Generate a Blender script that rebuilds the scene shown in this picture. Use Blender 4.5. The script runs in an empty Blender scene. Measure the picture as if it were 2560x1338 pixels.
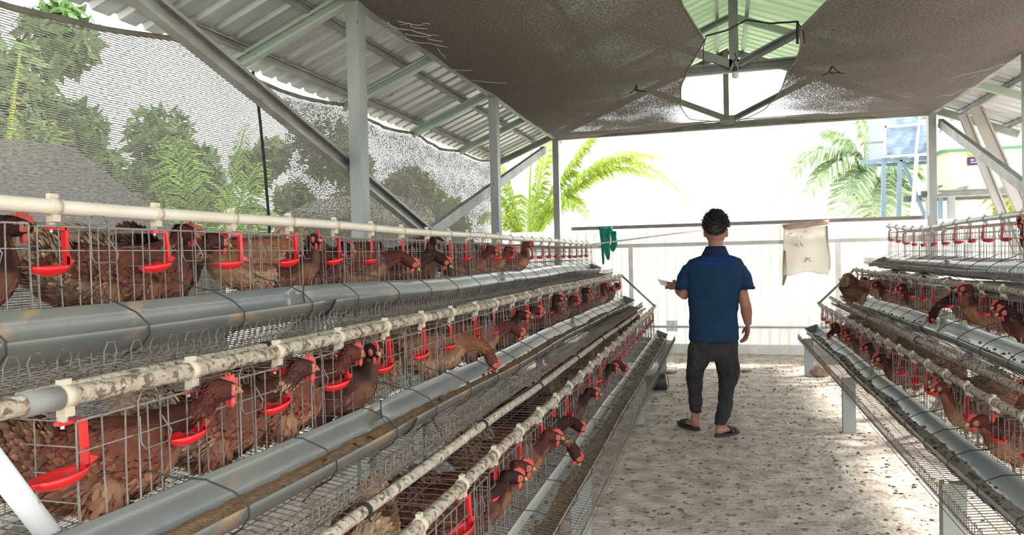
import bpy, math, random
from mathutils import Vector, Matrix, noise
PI = math.pi
S = bpy.context.scene
COL = S.collection
random.seed(7)

# ------------------------------------------------------------------ camera
F, CX, CY = 1800.0, 1280.0, 669.0
CAM = Vector((0, 0, 1.41))
YAW, PITCH, ROLL = math.radians(16.1), math.radians(-1.0), -0.023
fw = Vector((-math.sin(YAW)*math.cos(PITCH), math.cos(YAW)*math.cos(PITCH), math.sin(PITCH)))
r0 = Vector((math.cos(YAW), math.sin(YAW), 0)); u0 = r0.cross(fw)
RT = r0*math.cos(ROLL)+u0*math.sin(ROLL); UP = u0*math.cos(ROLL)-r0*math.sin(ROLL)
cd = bpy.data.cameras.new('camera'); cam = bpy.data.objects.new('camera', cd); COL.objects.link(cam)
cd.sensor_width = 36; cd.lens = F/2560*36; cd.clip_start = 0.02; cd.clip_end = 500
M = Matrix((RT, UP, -fw)).transposed().to_4x4(); M.translation = CAM
cam.matrix_world = M
S.camera = cam

def at(px, py, **k):
    """world point seen at a pixel of the photograph, on the plane x=, y= or z="""
    d = fw+RT*((px-CX)/F)-UP*((py-CY)/F)
    a, v = list(k.items())[0]; i = 'xyz'.index(a)
    return CAM+d*((v-CAM[i])/d[i])

# ------------------------------------------------------------------ light
w = bpy.data.worlds.new('sky'); S.world = w; w.use_nodes = True
nt = w.node_tree; nt.nodes.clear()
bg = nt.nodes.new('ShaderNodeBackground'); wo = nt.nodes.new('ShaderNodeOutputWorld')
bg.inputs[0].default_value = (0.93, 0.97, 1.0, 1); bg.inputs[1].default_value = 1.0
nt.links.new(bg.outputs[0], wo.inputs[0])
sd = bpy.data.lights.new('sun', 'SUN'); sd.energy = 2.6; sd.angle = math.radians(4); sd.color = (1, .95, .86)
sun = bpy.data.objects.new('sun', sd); COL.objects.link(sun)
sun.rotation_euler = Vector((-0.80, -0.42, -0.78)).to_track_quat('-Z', 'Y').to_euler()
S.view_settings.view_transform = 'Standard'; S.view_settings.look = 'None'
S.view_settings.gamma = 1; S.view_settings.use_curve_mapping = False
S.view_settings.exposure = 2.0

# ------------------------------------------------------------------ materials
def mat(name, base, rough=.6, metal=0, var=None, scale=8, amount=.5, detail=6, bump=0, bscale=60, stretch=(1, 1, 1),
        spots=None, sscale=20, sthr=.62, transl=0, spec=.5, attr=None, rnd=0, coat=0):
    m = bpy.data.materials.new(name); m.use_nodes = True
    n = m.node_tree.nodes; L = m.node_tree.links
    b = n['Principled BSDF']; out = n['Material Output']
    b.inputs['Roughness'].default_value = rough; b.inputs['Metallic'].default_value = metal
    b.inputs['Specular IOR Level'].default_value = spec
    b.inputs['Coat Weight'].default_value = coat
    tc = n.new('ShaderNodeTexCoord'); mp = n.new('ShaderNodeMapping'); mp.inputs['Scale'].default_value = stretch
    L.new(tc.outputs['Object'], mp.inputs[0])
    rgb = n.new('ShaderNodeRGB'); rgb.outputs[0].default_value = (*base, 1)
    cur = rgb.outputs[0]
    if attr:
        a = n.new('ShaderNodeVertexColor'); a.layer_name = attr; cur = a.outputs[0]
    def mix(fac, c1, c2, bt='MIX'):
        x = n.new('ShaderNodeMix'); x.data_type = 'RGBA'; x.blend_type = bt
        if isinstance(fac, float): x.inputs[0].default_value = fac
        else: L.new(fac, x.inputs[0])
        for s_, c in ((6, c1), (7, c2)):
            if isinstance(c, tuple): x.inputs[s_].default_value = (*c, 1)
            else: L.new(c, x.inputs[s_])
        return x.outputs[2]
    def noise_(sc, det=6):
        t = n.new('ShaderNodeTexNoise'); t.inputs['Scale'].default_value = sc; t.inputs['Detail'].default_value = det
        L.new(mp.outputs[0], t.inputs['Vector']); return t.outputs[0]
    def ramp(s_, a_, b_):
        r = n.new('ShaderNodeMapRange'); r.inputs[1].default_value = a_; r.inputs[2].default_value = b_
        L.new(s_, r.inputs[0]); return r.outputs[0]
    if var:
        f = ramp(noise_(scale, detail), .5-.25*(1.2-amount), .5+.25*(1.2-amount)); cur = mix(f, cur, var)
    if spots:
        f = ramp(noise_(sscale, 8), sthr, sthr+.06); cur = mix(f, cur, spots)
    if rnd:
        oi = n.new('ShaderNodeObjectInfo'); hs = n.new('ShaderNodeHueSaturation')
        mr = n.new('ShaderNodeMapRange'); mr.inputs[3].default_value = 1-rnd; mr.inputs[4].default_value = 1+rnd
        L.new(oi.outputs['Random'], mr.inputs[0]); L.new(mr.outputs[0], hs.inputs['Value']); L.new(cur, hs.inputs['Color']); cur = hs.outputs[0]
    L.new(cur, b.inputs['Base Color'])
    if bump:
        bm_ = n.new('ShaderNodeBump'); bm_.inputs['Strength'].default_value = bump; bm_.inputs['Distance'].default_value = .02
        L.new(noise_(bscale, 8), bm_.inputs['Height']); L.new(bm_.outputs[0], b.inputs['Normal'])
    if transl:
        t = n.new('ShaderNodeBsdfTranslucent'); ms = n.new('ShaderNodeMixShader'); ms.inputs[0].default_value = transl
        L.new(cur, t.inputs[0]); L.new(b.outputs[0], ms.inputs[1]); L.new(t.outputs[0], ms.inputs[2]); L.new(ms.outputs[0], out.inputs[0])
    return m

def net_mat(name, c1, c2, row, thr, jitter, transl=.35, soft=.25, patch=.18, wear=False):
    """knitted shade net: opaque threads with real see-through holes between them"""
    m = bpy.data.materials.new(name); m.use_nodes = True
    n = m.node_tree.nodes; L = m.node_tree.links; b = n['Principled BSDF']; out = n['Material Output']
    b.inputs['Roughness'].default_value = 1; b.inputs['Specular IOR Level'].default_value = .03
    uv = n.new('ShaderNodeUVMap')
    mp = n.new('ShaderNodeMapping'); mp.inputs['Scale'].default_value = (1/row*.30, 1/row, 1)
    L.new(uv.outputs[0], mp.inputs[0])
    wv = n.new('ShaderNodeTexWave'); wv.wave_type = 'BANDS'; wv.bands_direction = 'Y'; wv.inputs['Scale'].default_value = 1/(2*PI)*2.0
    wv.inputs['Distortion'].default_value = 1.2; wv.inputs['Detail'].default_value = 1
    L.new(mp.outputs[0], wv.inputs[0])
    ns = n.new('ShaderNodeTexNoise'); ns.inputs['Scale'].default_value = 1.6; ns.inputs['Detail'].default_value = 3
    L.new(mp.outputs[0], ns.inputs[0])
    big = n.new('ShaderNodeTexNoise'); big.inputs['Scale'].default_value = 1.3; big.inputs['Detail'].default_value = 3
    L.new(uv.outputs[0], big.inputs[0])
    def ma(op, a, b_):
        q = n.new('ShaderNodeMath'); q.operation = op
        for i, v in enumerate((a, b_)):
            if isinstance(v, (int, float)): q.inputs[i].default_value = v
            else: L.new(v, q.inputs[i])
        return q.outputs[0]
    h = ma('ADD', ma('MULTIPLY', wv.outputs['Fac'], 1-jitter), ma('MULTIPLY', ns.outputs[0], jitter*1.6))
    h = ma('ADD', h, ma('MULTIPLY', ma('SUBTRACT', big.outputs[0], .5), patch))
    fine = n.new('ShaderNodeTexNoise'); fine.inputs['Scale'].default_value = 55; fine.inputs['Detail'].default_value = 5
    L.new(uv.outputs[0], fine.inputs[0])
    if wear:                       # the knit has worn thin where the attribute says so
        vc = n.new('ShaderNodeVertexColor'); vc.layer_name = 'Col'
        h = ma('ADD', h, ma('MULTIPLY', vc.outputs[0], ma('MULTIPLY', fine.outputs[0], 1.0)))
    r = n.new('ShaderNodeMapRange'); r.inputs[1].default_value = thr-soft/2; r.inputs[2].default_value = thr+soft/2
    L.new(h, r.inputs[0])
    mx = n.new('ShaderNodeMix'); mx.data_type = 'RGBA'; fr = n.new('ShaderNodeMapRange'); fr.inputs[1].default_value = .38; fr.inputs[2].default_value = .62; L.new(fine.outputs[0] if wear else ns.outputs[0], fr.inputs[0]); L.new(fr.outputs[0], mx.inputs[0])
    mx.inputs[6].default_value = (*c1, 1); mx.inputs[7].default_value = (*c2, 1)
    L.new(mx.outputs[2], b.inputs['Base Color'])
    tl = n.new('ShaderNodeBsdfTranslucent'); L.new(mx.outputs[2], tl.inputs[0])
    m1 = n.new('ShaderNodeMixShader'); m1.inputs[0].default_value = transl
    L.new(b.outputs[0], m1.inputs[1]); L.new(tl.outputs[0], m1.inputs[2])
    tr = n.new('ShaderNodeBsdfTransparent'); m2 = n.new('ShaderNodeMixShader')
    L.new(r.outputs[0], m2.inputs[0]); L.new(m1.outputs[0], m2.inputs[1]); L.new(tr.outputs[0], m2.inputs[2])
    L.new(m2.outputs[0], out.inputs[0])
    bp = n.new('ShaderNodeBump'); bp.inputs['Strength'].default_value = .5; bp.inputs['Distance'].default_value = .01
    L.new(fine.outputs[0] if wear else h, bp.inputs['Height']); L.new(bp.outputs[0], b.inputs['Normal'])
    return m

MT = {}
MT['galv'] = mat('galvanised_steel', (.36, .37, .355), .5, .3, var=(.24, .22, .20), scale=5, spots=(.16, .11, .08), sscale=14, sthr=.66, bump=.1)
MT['galvpost'] = mat('galvanised_post', (.25, .275, .265), .5, .2, var=(.35, .365, .35), scale=6, spots=(.13, .09, .07), sscale=26, sthr=.68, stretch=(1, 1, .35))
MT['galvgreen'] = mat('galvanised_green', (.36, .46, .37), .5, .2, var=(.44, .48, .43), scale=4, spots=(.2, .15, .11), sscale=16, sthr=.68)
MT['darksteel'] = mat('weathered_steel', (.20, .20, .22), .55, .3, var=(.30, .29, .29), scale=4)
MT['sheet'] = mat('corrugated_zinc', (.40, .41, .43), .38, .55, var=(.55, .56, .58), scale=3, stretch=(.6, 5, 1), spots=(.2, .16, .13), sscale=7, sthr=.72)
MT['sheetgreen'] = mat('corrugated_greenish', (.60, .72, .54), .5, .1, var=(.70, .78, .64), scale=3, stretch=(.6, 5, 1), transl=.28)
MT['fence'] = mat('white_fence_sheet', (.92, .92, .91), .55, 0, var=(.87, .85, .82), scale=2.5, stretch=(3, 1, .6), transl=.52)
MT['whitesteel'] = mat('white_painted_steel', (.80, .80, .78), .5, 0, var=(.66, .62, .56), scale=5, transl=.0)
MT['fencerail'] = mat('brown_grey_rail', (.30, .26, .25), .6, .2, var=(.42, .38, .36), scale=4)
MT['floor'] = mat('dirty_concrete', (.62, .555, .49), .9, 0, var=(.40, .33, .275), scale=7, amount=.7, spots=(.25, .19, .15), sscale=17, sthr=.585, bump=.9, bscale=34, spec=.2)
MT['ground'] = mat('outdoor_ground', (.56, .53, .46), .95, 0, var=(.42, .42, .32), scale=.9, bump=.5, bscale=8)
MT['pvc'] = mat('cream_pvc', (.72, .66, .58), .4, 0, var=(.64, .57, .48), scale=5, spots=(.25, .17, .11), sscale=18, sthr=.70)
MT['pvcdirty'] = mat('encrusted_pvc', (.50, .445, .37), .75, 0, var=(.36, .29, .22), scale=26, spots=(.17, .115, .08), sscale=48, sthr=.515, bump=.8, bscale=60)
MT['stick'] = mat('crusted_pole', (.40, .33, .26), .85, 0, var=(.58, .52, .44), scale=30, spots=(.17, .12, .09), sscale=45, sthr=.58, bump=1, bscale=60)
MT['clip'] = mat('cream_clip', (.55, .48, .39), .5, 0, var=(.5, .42, .32), scale=20)
MT['trough'] = mat('grey_pvc_trough', (.135, .15, .155), .32, 0, var=(.21, .195, .17), scale=5, amount=.3, stretch=(1, .5, 1), spots=(.30, .22, .15), sscale=11, sthr=.60, coat=.25)
MT['troughR'] = mat('bluegrey_pvc_trough', (.19, .25, .30), .38, 0, var=(.33, .315, .29), scale=4, amount=.3, stretch=(1, .5, 1), spots=(.36, .29, .22), sscale=12, sthr=.62, coat=.2)
MT['troughlight'] = mat('pale_grey_pvc_trough', (.34, .355, .36), .38, 0, var=(.42, .40, .37), scale=5, amount=.3, stretch=(1, .5, 1), spots=(.34, .26, .19), sscale=12, sthr=.60, coat=.2)
MT['wire'] = mat('galvanised_wire', (.20, .185, .175), .5, .5, var=(.30, .28, .26), scale=30, spots=(.15, .09, .06), sscale=50, sthr=.6)
MT['darkwire'] = mat('dark_tie_wire', (.05, .045, .04), .5, .4)
MT['grid'] = mat('dirty_grid_wire', (.155, .13, .11), .6, .3, var=(.25, .225, .20), scale=20, spots=(.12, .08, .055), sscale=40, sthr=.55)
MT['red'] = mat('red_plastic', (.80, .012, .018), .35, 0, var=(.6, .015, .02), scale=15, coat=.2)
MT['grey'] = mat('grey_coupling', (.17, .18, .18), .5, 0, var=(.25, .24, .22), scale=9)
MT['feed'] = mat('feed_mash', (.47, .31, .20), .95, 0, var=(.34, .21, .13), scale=40, spots=(.09, .06, .05), sscale=22, sthr=.62, bump=1.2, bscale=120, spec=.1)
MT['feedR'] = mat('caked_feed', (.50, .44, .385), .95, 0, var=(.40, .345, .295), scale=20, spots=(.06, .04, .035), sscale=24, sthr=.60, bump=1.2, bscale=90, spec=.1)
MT['clump'] = mat('dark_clumps', (.10, .065, .045), .9, 0, var=(.17, .11, .08), scale=60, bump=1, bscale=80)
MT['feather'] = mat('feathers', (.3, .12, .06), .7, 0, attr='Col', spec=.25, rnd=.22, transl=.12)
MT['comb'] = mat('red_comb', (.40, .030, .028), .55, 0, var=(.50, .08, .065), scale=60, spec=.4)
MT['face'] = mat('pink_face', (.36, .075, .055), .6, 0, var=(.46, .15, .11), scale=120, bump=.4, bscale=200)
MT['beak'] = mat('horn_beak', (.55, .33, .15), .45, 0, var=(.38, .2, .09), scale=60)
MT['shank'] = mat('pale_legs', (.48, .32, .19), .6, 0, var=(.36, .22, .12), scale=60, bump=.5, bscale=160)
MT['eye'] = mat('orange_eye', (.45, .17, .04), .15, 0)
MT['pupil'] = mat('pupil', (.005, .005, .005), .1, 0)
MT['leaf'] = mat('leaf_green', (.10, .20, .05), .6, 0, attr='Col', transl=.45, spec=.3)
MT['trunk'] = mat('palm_trunk', (.16, .12, .085), .9, 0, var=(.26, .19, .12), scale=8, bump=1, bscale=20)
MT['skin'] = mat('brown_skin', (.27, .115, .075), .5, 0, var=(.34, .155, .105), scale=10, spec=.4)
MT['hair'] = mat('black_hair', (.012, .010, .010), .55, 0, var=(.03, .022, .02), scale=50)
MT['shirt'] = mat('navy_shirt', (.007, .026, .066), .8, 0, var=(.011, .036, .086), scale=7, bump=.15, bscale=260, spec=.2)
MT['yoke'] = mat('blue_yoke', (.006, .024, .098), .8, 0, var=(.009, .032, .13), scale=7, spec=.2)
MT['collar'] = mat('dark_collar', (.008, .018, .05), .8, 0, spec=.2)
MT['jeans'] = mat('charcoal_trousers', (.022, .020, .024), .85, 0, var=(.045, .040, .044), scale=9, bump=.4, bscale=26, spec=.2)
MT['sandal'] = mat('black_sandal', (.012, .013, .016), .6, 0)
MT['paper'] = mat('white_paper', (.85, .85, .84), .6, 0, transl=.3)
MT['greencloth'] = mat('green_cloth', (.02, .28, .20), .8, 0, var=(.03, .40, .29), scale=6, transl=.3)
MT['sack'] = mat('cream_sack', (.92, .90, .86), .8, 0, var=(.88, .83, .76), scale=4, amount=.1, spots=(.62, .45, .32), sscale=3.2, sthr=.72, transl=.5)
MT['sackdark'] = mat('brown_sack_fold', (.38, .27, .24), .8, 0, var=(.5, .33, .24), scale=9)
MT['ink'] = mat('faded_ink', (.33, .33, .42), .8, 0)
MT['tarp'] = mat('blue_grey_tarp', (.26, .34, .45), .6, 0, var=(.36, .44, .54), scale=6, stretch=(1, 1, 3), bump=1, bscale=9)
MT['bluesteel'] = mat('blue_grey_steel', (.22, .30, .38), .5, .2)
MT['palewhite'] = mat('pale_frame', (.8, .82, .83), .5, 0)
MT['cream'] = mat('cream_tank', (.86, .80, .58), .5, 0, var=(.82, .77, .62), scale=2, transl=.1)
MT['greenlid'] = mat('green_lid', (.10, .24, .12), .5, 0)
MT['black'] = mat('black_plastic', (.03, .03, .035), .5, 0)
MT['label'] = mat('dark_label', (.06, .02, .10), .6, 0)
MT['ochre'] = mat('ochre_handle', (.55, .33, .03), .5, 0)
MT['board'] = mat('rusty_white_board', (.52, .49, .46), .6, .15, var=(.42, .38, .34), scale=3, spots=(.07, .045, .035), sscale=3.0, sthr=.66)
MT['rope'] = mat('black_rope', (.012, .012, .012), .8, 0)
MT['bulb'] = mat('clear_bulb', (.8, .82, .8), .12, 0, transl=.4)
MT['stone'] = mat('brown_stone', (.42, .30, .20), .9, 0, var=(.25, .17, .11), scale=14, bump=1, bscale=30)
MT['zincplate'] = mat('dull_zinc_plate', (.42, .43, .43), .5, .3, var=(.30, .28, .26), scale=8, spots=(.15, .12, .1), sscale=18, sthr=.63)
MT['darktarp'] = mat('dark_shed_roof', (.060, .055, .058), .9, 0, var=(.09, .08, .08), scale=3)
MT['netwall'] = net_mat('shade_net_wall', (.16, .15, .13), (.33, .31, .27), .0125, .745, .50, .45, .22)
MT['netwall2'] = net_mat('shade_net_overlap', (.16, .15, .13), (.34, .31, .27), .0125, .80, .90, .50, .16)
MT['netroof'] = net_mat('shade_net_ceiling', (.145, .122, .115), (.235, .20, .187), .009, .98, .6, .22, .16, .5, True)
MT['nethem'] = mat('net_hem', (.20, .18, .15), .9, 0, var=(.3, .27, .22), scale=12, transl=.2)
MT['strand'] = mat('frayed_strand', (.62, .58, .52), .8, 0)
MT['strut'] = mat('white_pipe', (.70, .74, .76), .35, 0, var=(.62, .66, .68), scale=5, spots=(.14, .08, .06), sscale=16, sthr=.71)

# ------------------------------------------------------------------ mesh builder
class MB:
    def __init__(s): s.v = []; s.f = []; s.mi = []; s.c = []; s.uv = []; s.smooth = []
    def add(s, vs, fs, mi=0, cols=None, smooth=False):
        o = len(s.v); s.v += [tuple(p) for p in vs]
        s.f += [tuple(i+o for i in f) for f in fs]; s.mi += [mi]*len(fs); s.smooth += [smooth]*len(fs)
        s.c += (cols if cols else [(1, 1, 1)]*len(vs)); return s
    def tube(s, pts, r, n=6, caps=True, mi=0, smooth=True, cols=None):
        pts = [Vector(p) for p in pts]; rr = r if isinstance(r, (list, tuple)) else [r]*len(pts)
        vs = []; up = None; N = len(pts)
        for i, p in enumerate(pts):
            t = (pts[min(i+1, N-1)]-pts[max(i-1, 0)])
            if t.length < 1e-9: t = Vector((0, 0, 1))
            t.normalize()
            if up is None:
                up = Vector((0, 0, 1)) if abs(t.z) < .9 else Vector((0, 1, 0))
            a = t.cross(up)
            if a.length < 1e-4: a = t.cross(Vector((1, .3, 0)))
            a.normalize(); b = a.cross(t).normalized(); up = b
            for k in range(n):
                q = 2*PI*(k+.5)/n
                vs.append(p+a*(math.cos(q)*rr[i])+b*(math.sin(q)*rr[i]))
        fs = [(i*n+k, i*n+(k+1) % n, (i+1)*n+(k+1) % n, (i+1)*n+k) for i in range(N-1) for k in range(n)]
        if caps: fs += [tuple(range(n-1, -1, -1)), tuple(range((N-1)*n, N*n))]
        return s.add(vs, fs, mi, cols, smooth)
    def wire(s, p, q, r=.0013): return s.tube([p, q], r, 4, False, smooth=False)
    def loft(s, rings, mi=0, caps=True, smooth=True, cols=None):
        n = len(rings[0]); vs = [p for R in rings for p in R]; N = len(rings)
        fs = [(i*n+k, i*n+(k+1) % n, (i+1)*n+(k+1) % n, (i+1)*n+k) for i in range(N-1) for k in range(n)]
        if caps: fs += [tuple(range(n-1, -1, -1)), tuple(range((N-1)*n, N*n))]
        return s.add(vs, fs, mi, cols, smooth)
    def box(s, lo, hi, mi=0):
        (a, b, c), (d, e, f) = lo, hi
        vs = [(x, y, z) for x in (a, d) for y in (b, e) for z in (c, f)]
        return s.add(vs, [(0, 1, 3, 2), (4, 6, 7, 5), (0, 4, 5, 1), (2, 3, 7, 6), (0, 2, 6, 4), (1, 5, 7, 3)], mi)
    def prism(s, p, q, prof, side, mi=0):
        """extrude a 2D profile (a along side, b along the other axis) from p to q"""
        p, q = Vector(p), Vector(q); t = (q-p).normalized(); a = Vector(side); a = (a-t*a.dot(t)).normalized(); b = t.cross(a)
        n = len(prof); vs = [o+a*x+b*y for o in (p, q) for x, y in prof]
        fs = [(k, (k+1) % n, n+(k+1) % n, n+k) for k in range(n)]+[tuple(range(n-1, -1, -1)), tuple(range(n, 2*n))]
        return s.add(vs, fs, mi)
    def ell(s, c, r, n=12, m=8, mi=0, rot=None, cols=None):
        c = Vector(c); vs = []
        for i in range(m+1):
            th = PI*i/m
            for k in range(n):
                ph = 2*PI*k/n
                v = Vector((r[0]*math.sin(th)*math.cos(ph), r[1]*math.sin(th)*math.sin(ph), r[2]*math.cos(th)))
                if rot is not None: v = rot @ v
                vs.append(c+v)
        fs = [(i*n+k, (i+1)*n+k, (i+1)*n+(k+1) % n, i*n+(k+1) % n) for i in range(m) for k in range(n)]
        return s.add(vs, fs, mi, [cols]*len(vs) if cols else None, True)
    def grid(s, nu, nv, fn, mi=0, smooth=True):
        """fn(u,v)->(point) ; stores uv in metres when fn returns a pair"""
        vs = [fn(i/nu, j/nv) for j in range(nv+1) for i in range(nu+1)]
        W_ = nu+1
        fs = [(j*W_+i, j*W_+i+1, (j+1)*W_+i+1, (j+1)*W_+i) for j in range(nv) for i in range(nu)]
        return s.add(vs, fs, mi, None, smooth)
    def build(s, name, mats, parent=None, col=False, uvf=None, loc=None):
        me = bpy.data.meshes.new(name); me.from_pydata(s.v, [], s.f)
        for m in (mats if isinstance(mats, (list, tuple)) else [mats]): me.materials.append(MT[m])
        me.polygons.foreach_set('material_index', s.mi); me.polygons.foreach_set('use_smooth', s.smooth)
        if col:
            ca = me.color_attributes.new('Col', 'FLOAT_COLOR', 'POINT')
            ca.data.foreach_set('color', [x for c in s.c for x in (*c, 1)])
        if uvf:
            ul = me.uv_layers.new(name='UVMap')
            fl = []
            for lp in me.loops: fl += list(uvf(me.vertices[lp.vertex_index].co))
            ul.data.foreach_set('uv', fl)
        me.update()
        o = bpy.data.objects.new(name, me); COL.objects.link(o)
        if parent: o.parent = parent
        if loc is not None: o.location = loc
        return o

def empty(name, loc=(0, 0, 0), rz=0):
    o = bpy.data.objects.new(name, None); COL.objects.link(o); o.location = loc; o.rotation_euler = (0, 0, rz)
    o.empty_display_size = .1; return o
def tag(o, label, cat, group=None, kind=None):
    o['label'] = label; o['category'] = cat
    if group: o['group'] = group
    if kind: o['kind'] = kind
    return o
def struct(o): o['kind'] = 'structure'; return o
KIDS = {}
def dup(o, loc=None, rz=None, scale=None):
    """copy a thing and every part and sub-part of it"""
    c = o.copy(); COL.objects.link(c)
    if loc is not None: c.location = loc
    if rz is not None: c.rotation_euler = (0, 0, rz)
    if scale is not None: c.scale = (scale,)*3
    if o not in KIDS: KIDS[o] = [(k, list(k.children)) for k in o.children]
    for k, gs in KIDS[o]:
        kc = k.copy(); COL.objects.link(kc); kc.parent = c
        for g in gs:
            gc = g.copy(); COL.objects.link(gc); gc.parent = kc
    return c
ORD = ['nearest', 'second', 'third', 'fourth', 'fifth', 'sixth', 'seventh', 'eighth', 'ninth', 'tenth', 'eleventh', 'twelfth',
       'thirteenth', 'fourteenth', 'fifteenth', 'sixteenth', 'seventeenth', 'eighteenth', 'nineteenth', 'twentieth', 'twenty-first',
       'twenty-second', 'twenty-third', 'twenty-fourth', 'twenty-fifth', 'twenty-sixth', 'twenty-seventh', 'twenty-eighth']

def cprof(w_, d, t=.006, lip=.014):
    """lipped C channel, w along side, d deep"""
    a, b = w_/2, d/2
    return [(-a, -b), (a, -b), (a, b), (a-lip, b), (a-lip, b-t), (a-t, b-t), (a-t, -b+t), (-a+t, -b+t), (-a+t, b-t), (-a+lip, b-t), (-a+lip, b), (-a, b)]
def rprof(w_, d): return [(-w_/2, -d/2), (w_/2, -d/2), (w_/2, d/2), (-w_/2, d/2)]

# ================================================================== BUILDING
XL, XR, XC = -2.22, 2.56, .17       # post lines and ridge
BAYS = [1.25, 4.2, 7.15, 10.1]
def roof_z(x):                      # underside of the roof sheets
    return 3.16+.40*(x+2.22) if x < XC else 3.16+.40*(2.56-x)
EL, ER = -3.25, 3.6
# floor and ground
b = MB(); b.box((-3.1, -1.5, -.12), (4.4, 10.35, 0)); struct(b.build('floor', 'floor'))
b = MB(); b.grid(40, 40, lambda u, v: (-60+120*u, -30+120*v, -.16+.08*noise.noise(Vector((u*20, v*20, 0)))-.2)); struct(b.build('ground', 'ground'))
# roof sheets, trapezoid ribs running down the slope
def roof_sheet(x0, x1, y0, y1):
    b = MB(); ys = []; y = y0
    prof = [(0, 0), (.10, 0), (.118, .03), (.152, .03), (.17, 0)]
    while y < y1:
        for dy, dz in prof:
            if y+dy <= y1: ys.append((y+dy, dz))
        y += .19
    xs = [x0, (x0+x1)/2, x1]; vs = [(x, y, roof_z(x)+.045+z) for x in xs for y, z in ys]; n = len(ys)
    fs = [(i*n+k, i*n+k+1, (i+1)*n+k+1, (i+1)*n+k) for i in range(2) for k in range(n-1)]
    b.add(vs, fs)
    return b
def solid(o, th=.002):
    m = o.modifiers.new('thick', 'SOLIDIFY'); m.thickness = th; m.offset = 0; return o
solid(struct(roof_sheet(EL, -1.6, -1.2, 10.6).build('ceiling', 'sheet')))
solid(struct(roof_sheet(-1.6, XC, -1.2, 10.6).build('ceiling', 'sheetgreen')))
solid(struct(roof_sheet(XC+.0001, 2.1, -1.2, 10.6).build('ceiling', 'sheetgreen')))
solid(struct(roof_sheet(2.1, ER, -1.2, 10.6).build('ceiling', 'sheet')))

# posts
pn = {4.2: 'nearest', 7.15: 'middle', 10.1: 'farthest'}
for x, sd_ in ((XL, 'left'), (XR, 'right')):
    for y in BAYS:
        if y == 1.25: continue
        if sd_ == 'right' and y == 4.2: continue
        b = MB(); b.prism((x, y, 0), (x, y, 3.06), cprof(.085, .10, .008, .022), (1, 0, 0))
        b.prism((x, y, 0), (x, y, 3.06), rprof(.035, .07), (1, 0, 0))
        o = b.build('steel_post', 'galvpost')
        tag(o, f'pale grey steel channel post standing behind the {sd_} cages, {pn[y]} of those on that side', 'post', 'roof posts')
# edge beams on the post lines
for x, sd_ in ((XL, 'left'), (XR, 'right')):
    b = MB(); b.prism((x, -1.2, 3.09), (x, 10.45, 3.09), cprof(.10, .07, .006, .02), (0, 0, 1))
    tag(b.build('eave_beam', 'galv'), f'long grey channel beam running over the {sd_} post tops beside the dark net', 'beam')
# purlins under the sheets
ptxt = {-3.05: 'outermost left purlin, just above the hanging net wall', -2.55: 'left purlin between the outer purlin and the beam on the posts',
        -1.3: 'left purlin above the ceiling net', -.55: 'left purlin seen beside the ridge in the ceiling gap', .02: 'pale purlin just left of the ridge, seen in the ceiling gap',
        .34: 'pale purlin just right of the ridge with a rope looped on it', 1.5: 'right purlin above the ceiling net', 2.9: 'right purlin next to the beam on the right posts', 3.4: 'outermost right purlin by the leaning boards'}
for x, tx in ptxt.items():
    z = roof_z(x)+.012; b = MB(); b.prism((x, -1.2, z), (x, 10.55, z), cprof(.055, .035, .004, .01), (0, 0, 1))
    tag(b.build('roof_purlin', 'galv' if abs(x-XC) > .4 else 'galvgreen'), 'steel '+tx, 'purlin', 'roof purlins')
# rafters, half way between trusses
for y, tx in ((2.72, 'nearest'), (5.67, 'middle'), (8.62, 'farthest')):
    r = empty('roof_rafter_pair', (0, 0, 0))
    for xa, xb in ((EL+.1, XC), (ER-.1, XC)):
        m_ = (xa+(-2.22 if xa < 0 else 2.56))/2
        b = MB(); b.prism((xa, y, roof_z(xa)-.055), (xb, y, roof_z(xb)-.055), cprof(.075, .05, .005, .015), (0, 0, 1))
        b.build('rafter', 'galvgreen', r)
    tag(r, f'{tx} pair of greenish steel rafters between two trusses', 'rafter', 'rafters between the trusses')
# trusses
for y, tx in ((4.2, 'near truss above the first left post, mostly hidden by the ceiling net'), (7.15, 'dark middle truss crossing the ceiling gap with the bulb below it'), (10.1, 'far gable truss framed against the white sky')):
    r = empty('roof_truss', (0, 0, 0)); mm = 'darksteel' if y > 5 else 'galvgreen'
    zc = 3.13 if y < 9 else 3.078
    b = MB(); b.prism((XL, y, zc), (XR, y, zc), cprof(.095, .05, .006, .02), (0, 0, 1)); b.build('bottom_chord', mm if y < 9 else 'galv', r)
    for xa in (EL+.1, ER-.1):
        b = MB(); b.prism((xa, y, roof_z(xa)-.055), (XC, y, roof_z(XC)-.055), cprof(.085, .05, .006, .02), (0, 0, 1)); b.build('rafter', 'galvgreen' if y < 9 else 'galv', r)
    b = MB(); b.prism((XC-.05 if y > 9 else XC-.01, y-.03, 3.1), (XC-.05 if y > 9 else XC-.01, y-.03, roof_z(XC)-.05), cprof(.085 if y < 9 else .07, .05, .006, .02), (1, 0, 0)); b.build('king_post', mm, r)
    for sx in (-1, 1):
        xx = XC+sx*1.05
        b = MB(); b.prism((XC+sx*.03, y-.03, 3.15), (xx, y-.03, roof_z(xx)-.08), cprof(.075, .05, .006, .02), (0, 0, 1)); b.build('diagonal', mm, r)
    if y > 9:                      # little gusset plates at the foot of the king post
        b = MB(); b.box((XC-.14, y-.062, 3.08), (XC+.05, y-.057, 3.2)); b.build('gusset', 'galv', r)
    tag(r, tx, 'truss', 'roof trusses')
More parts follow.
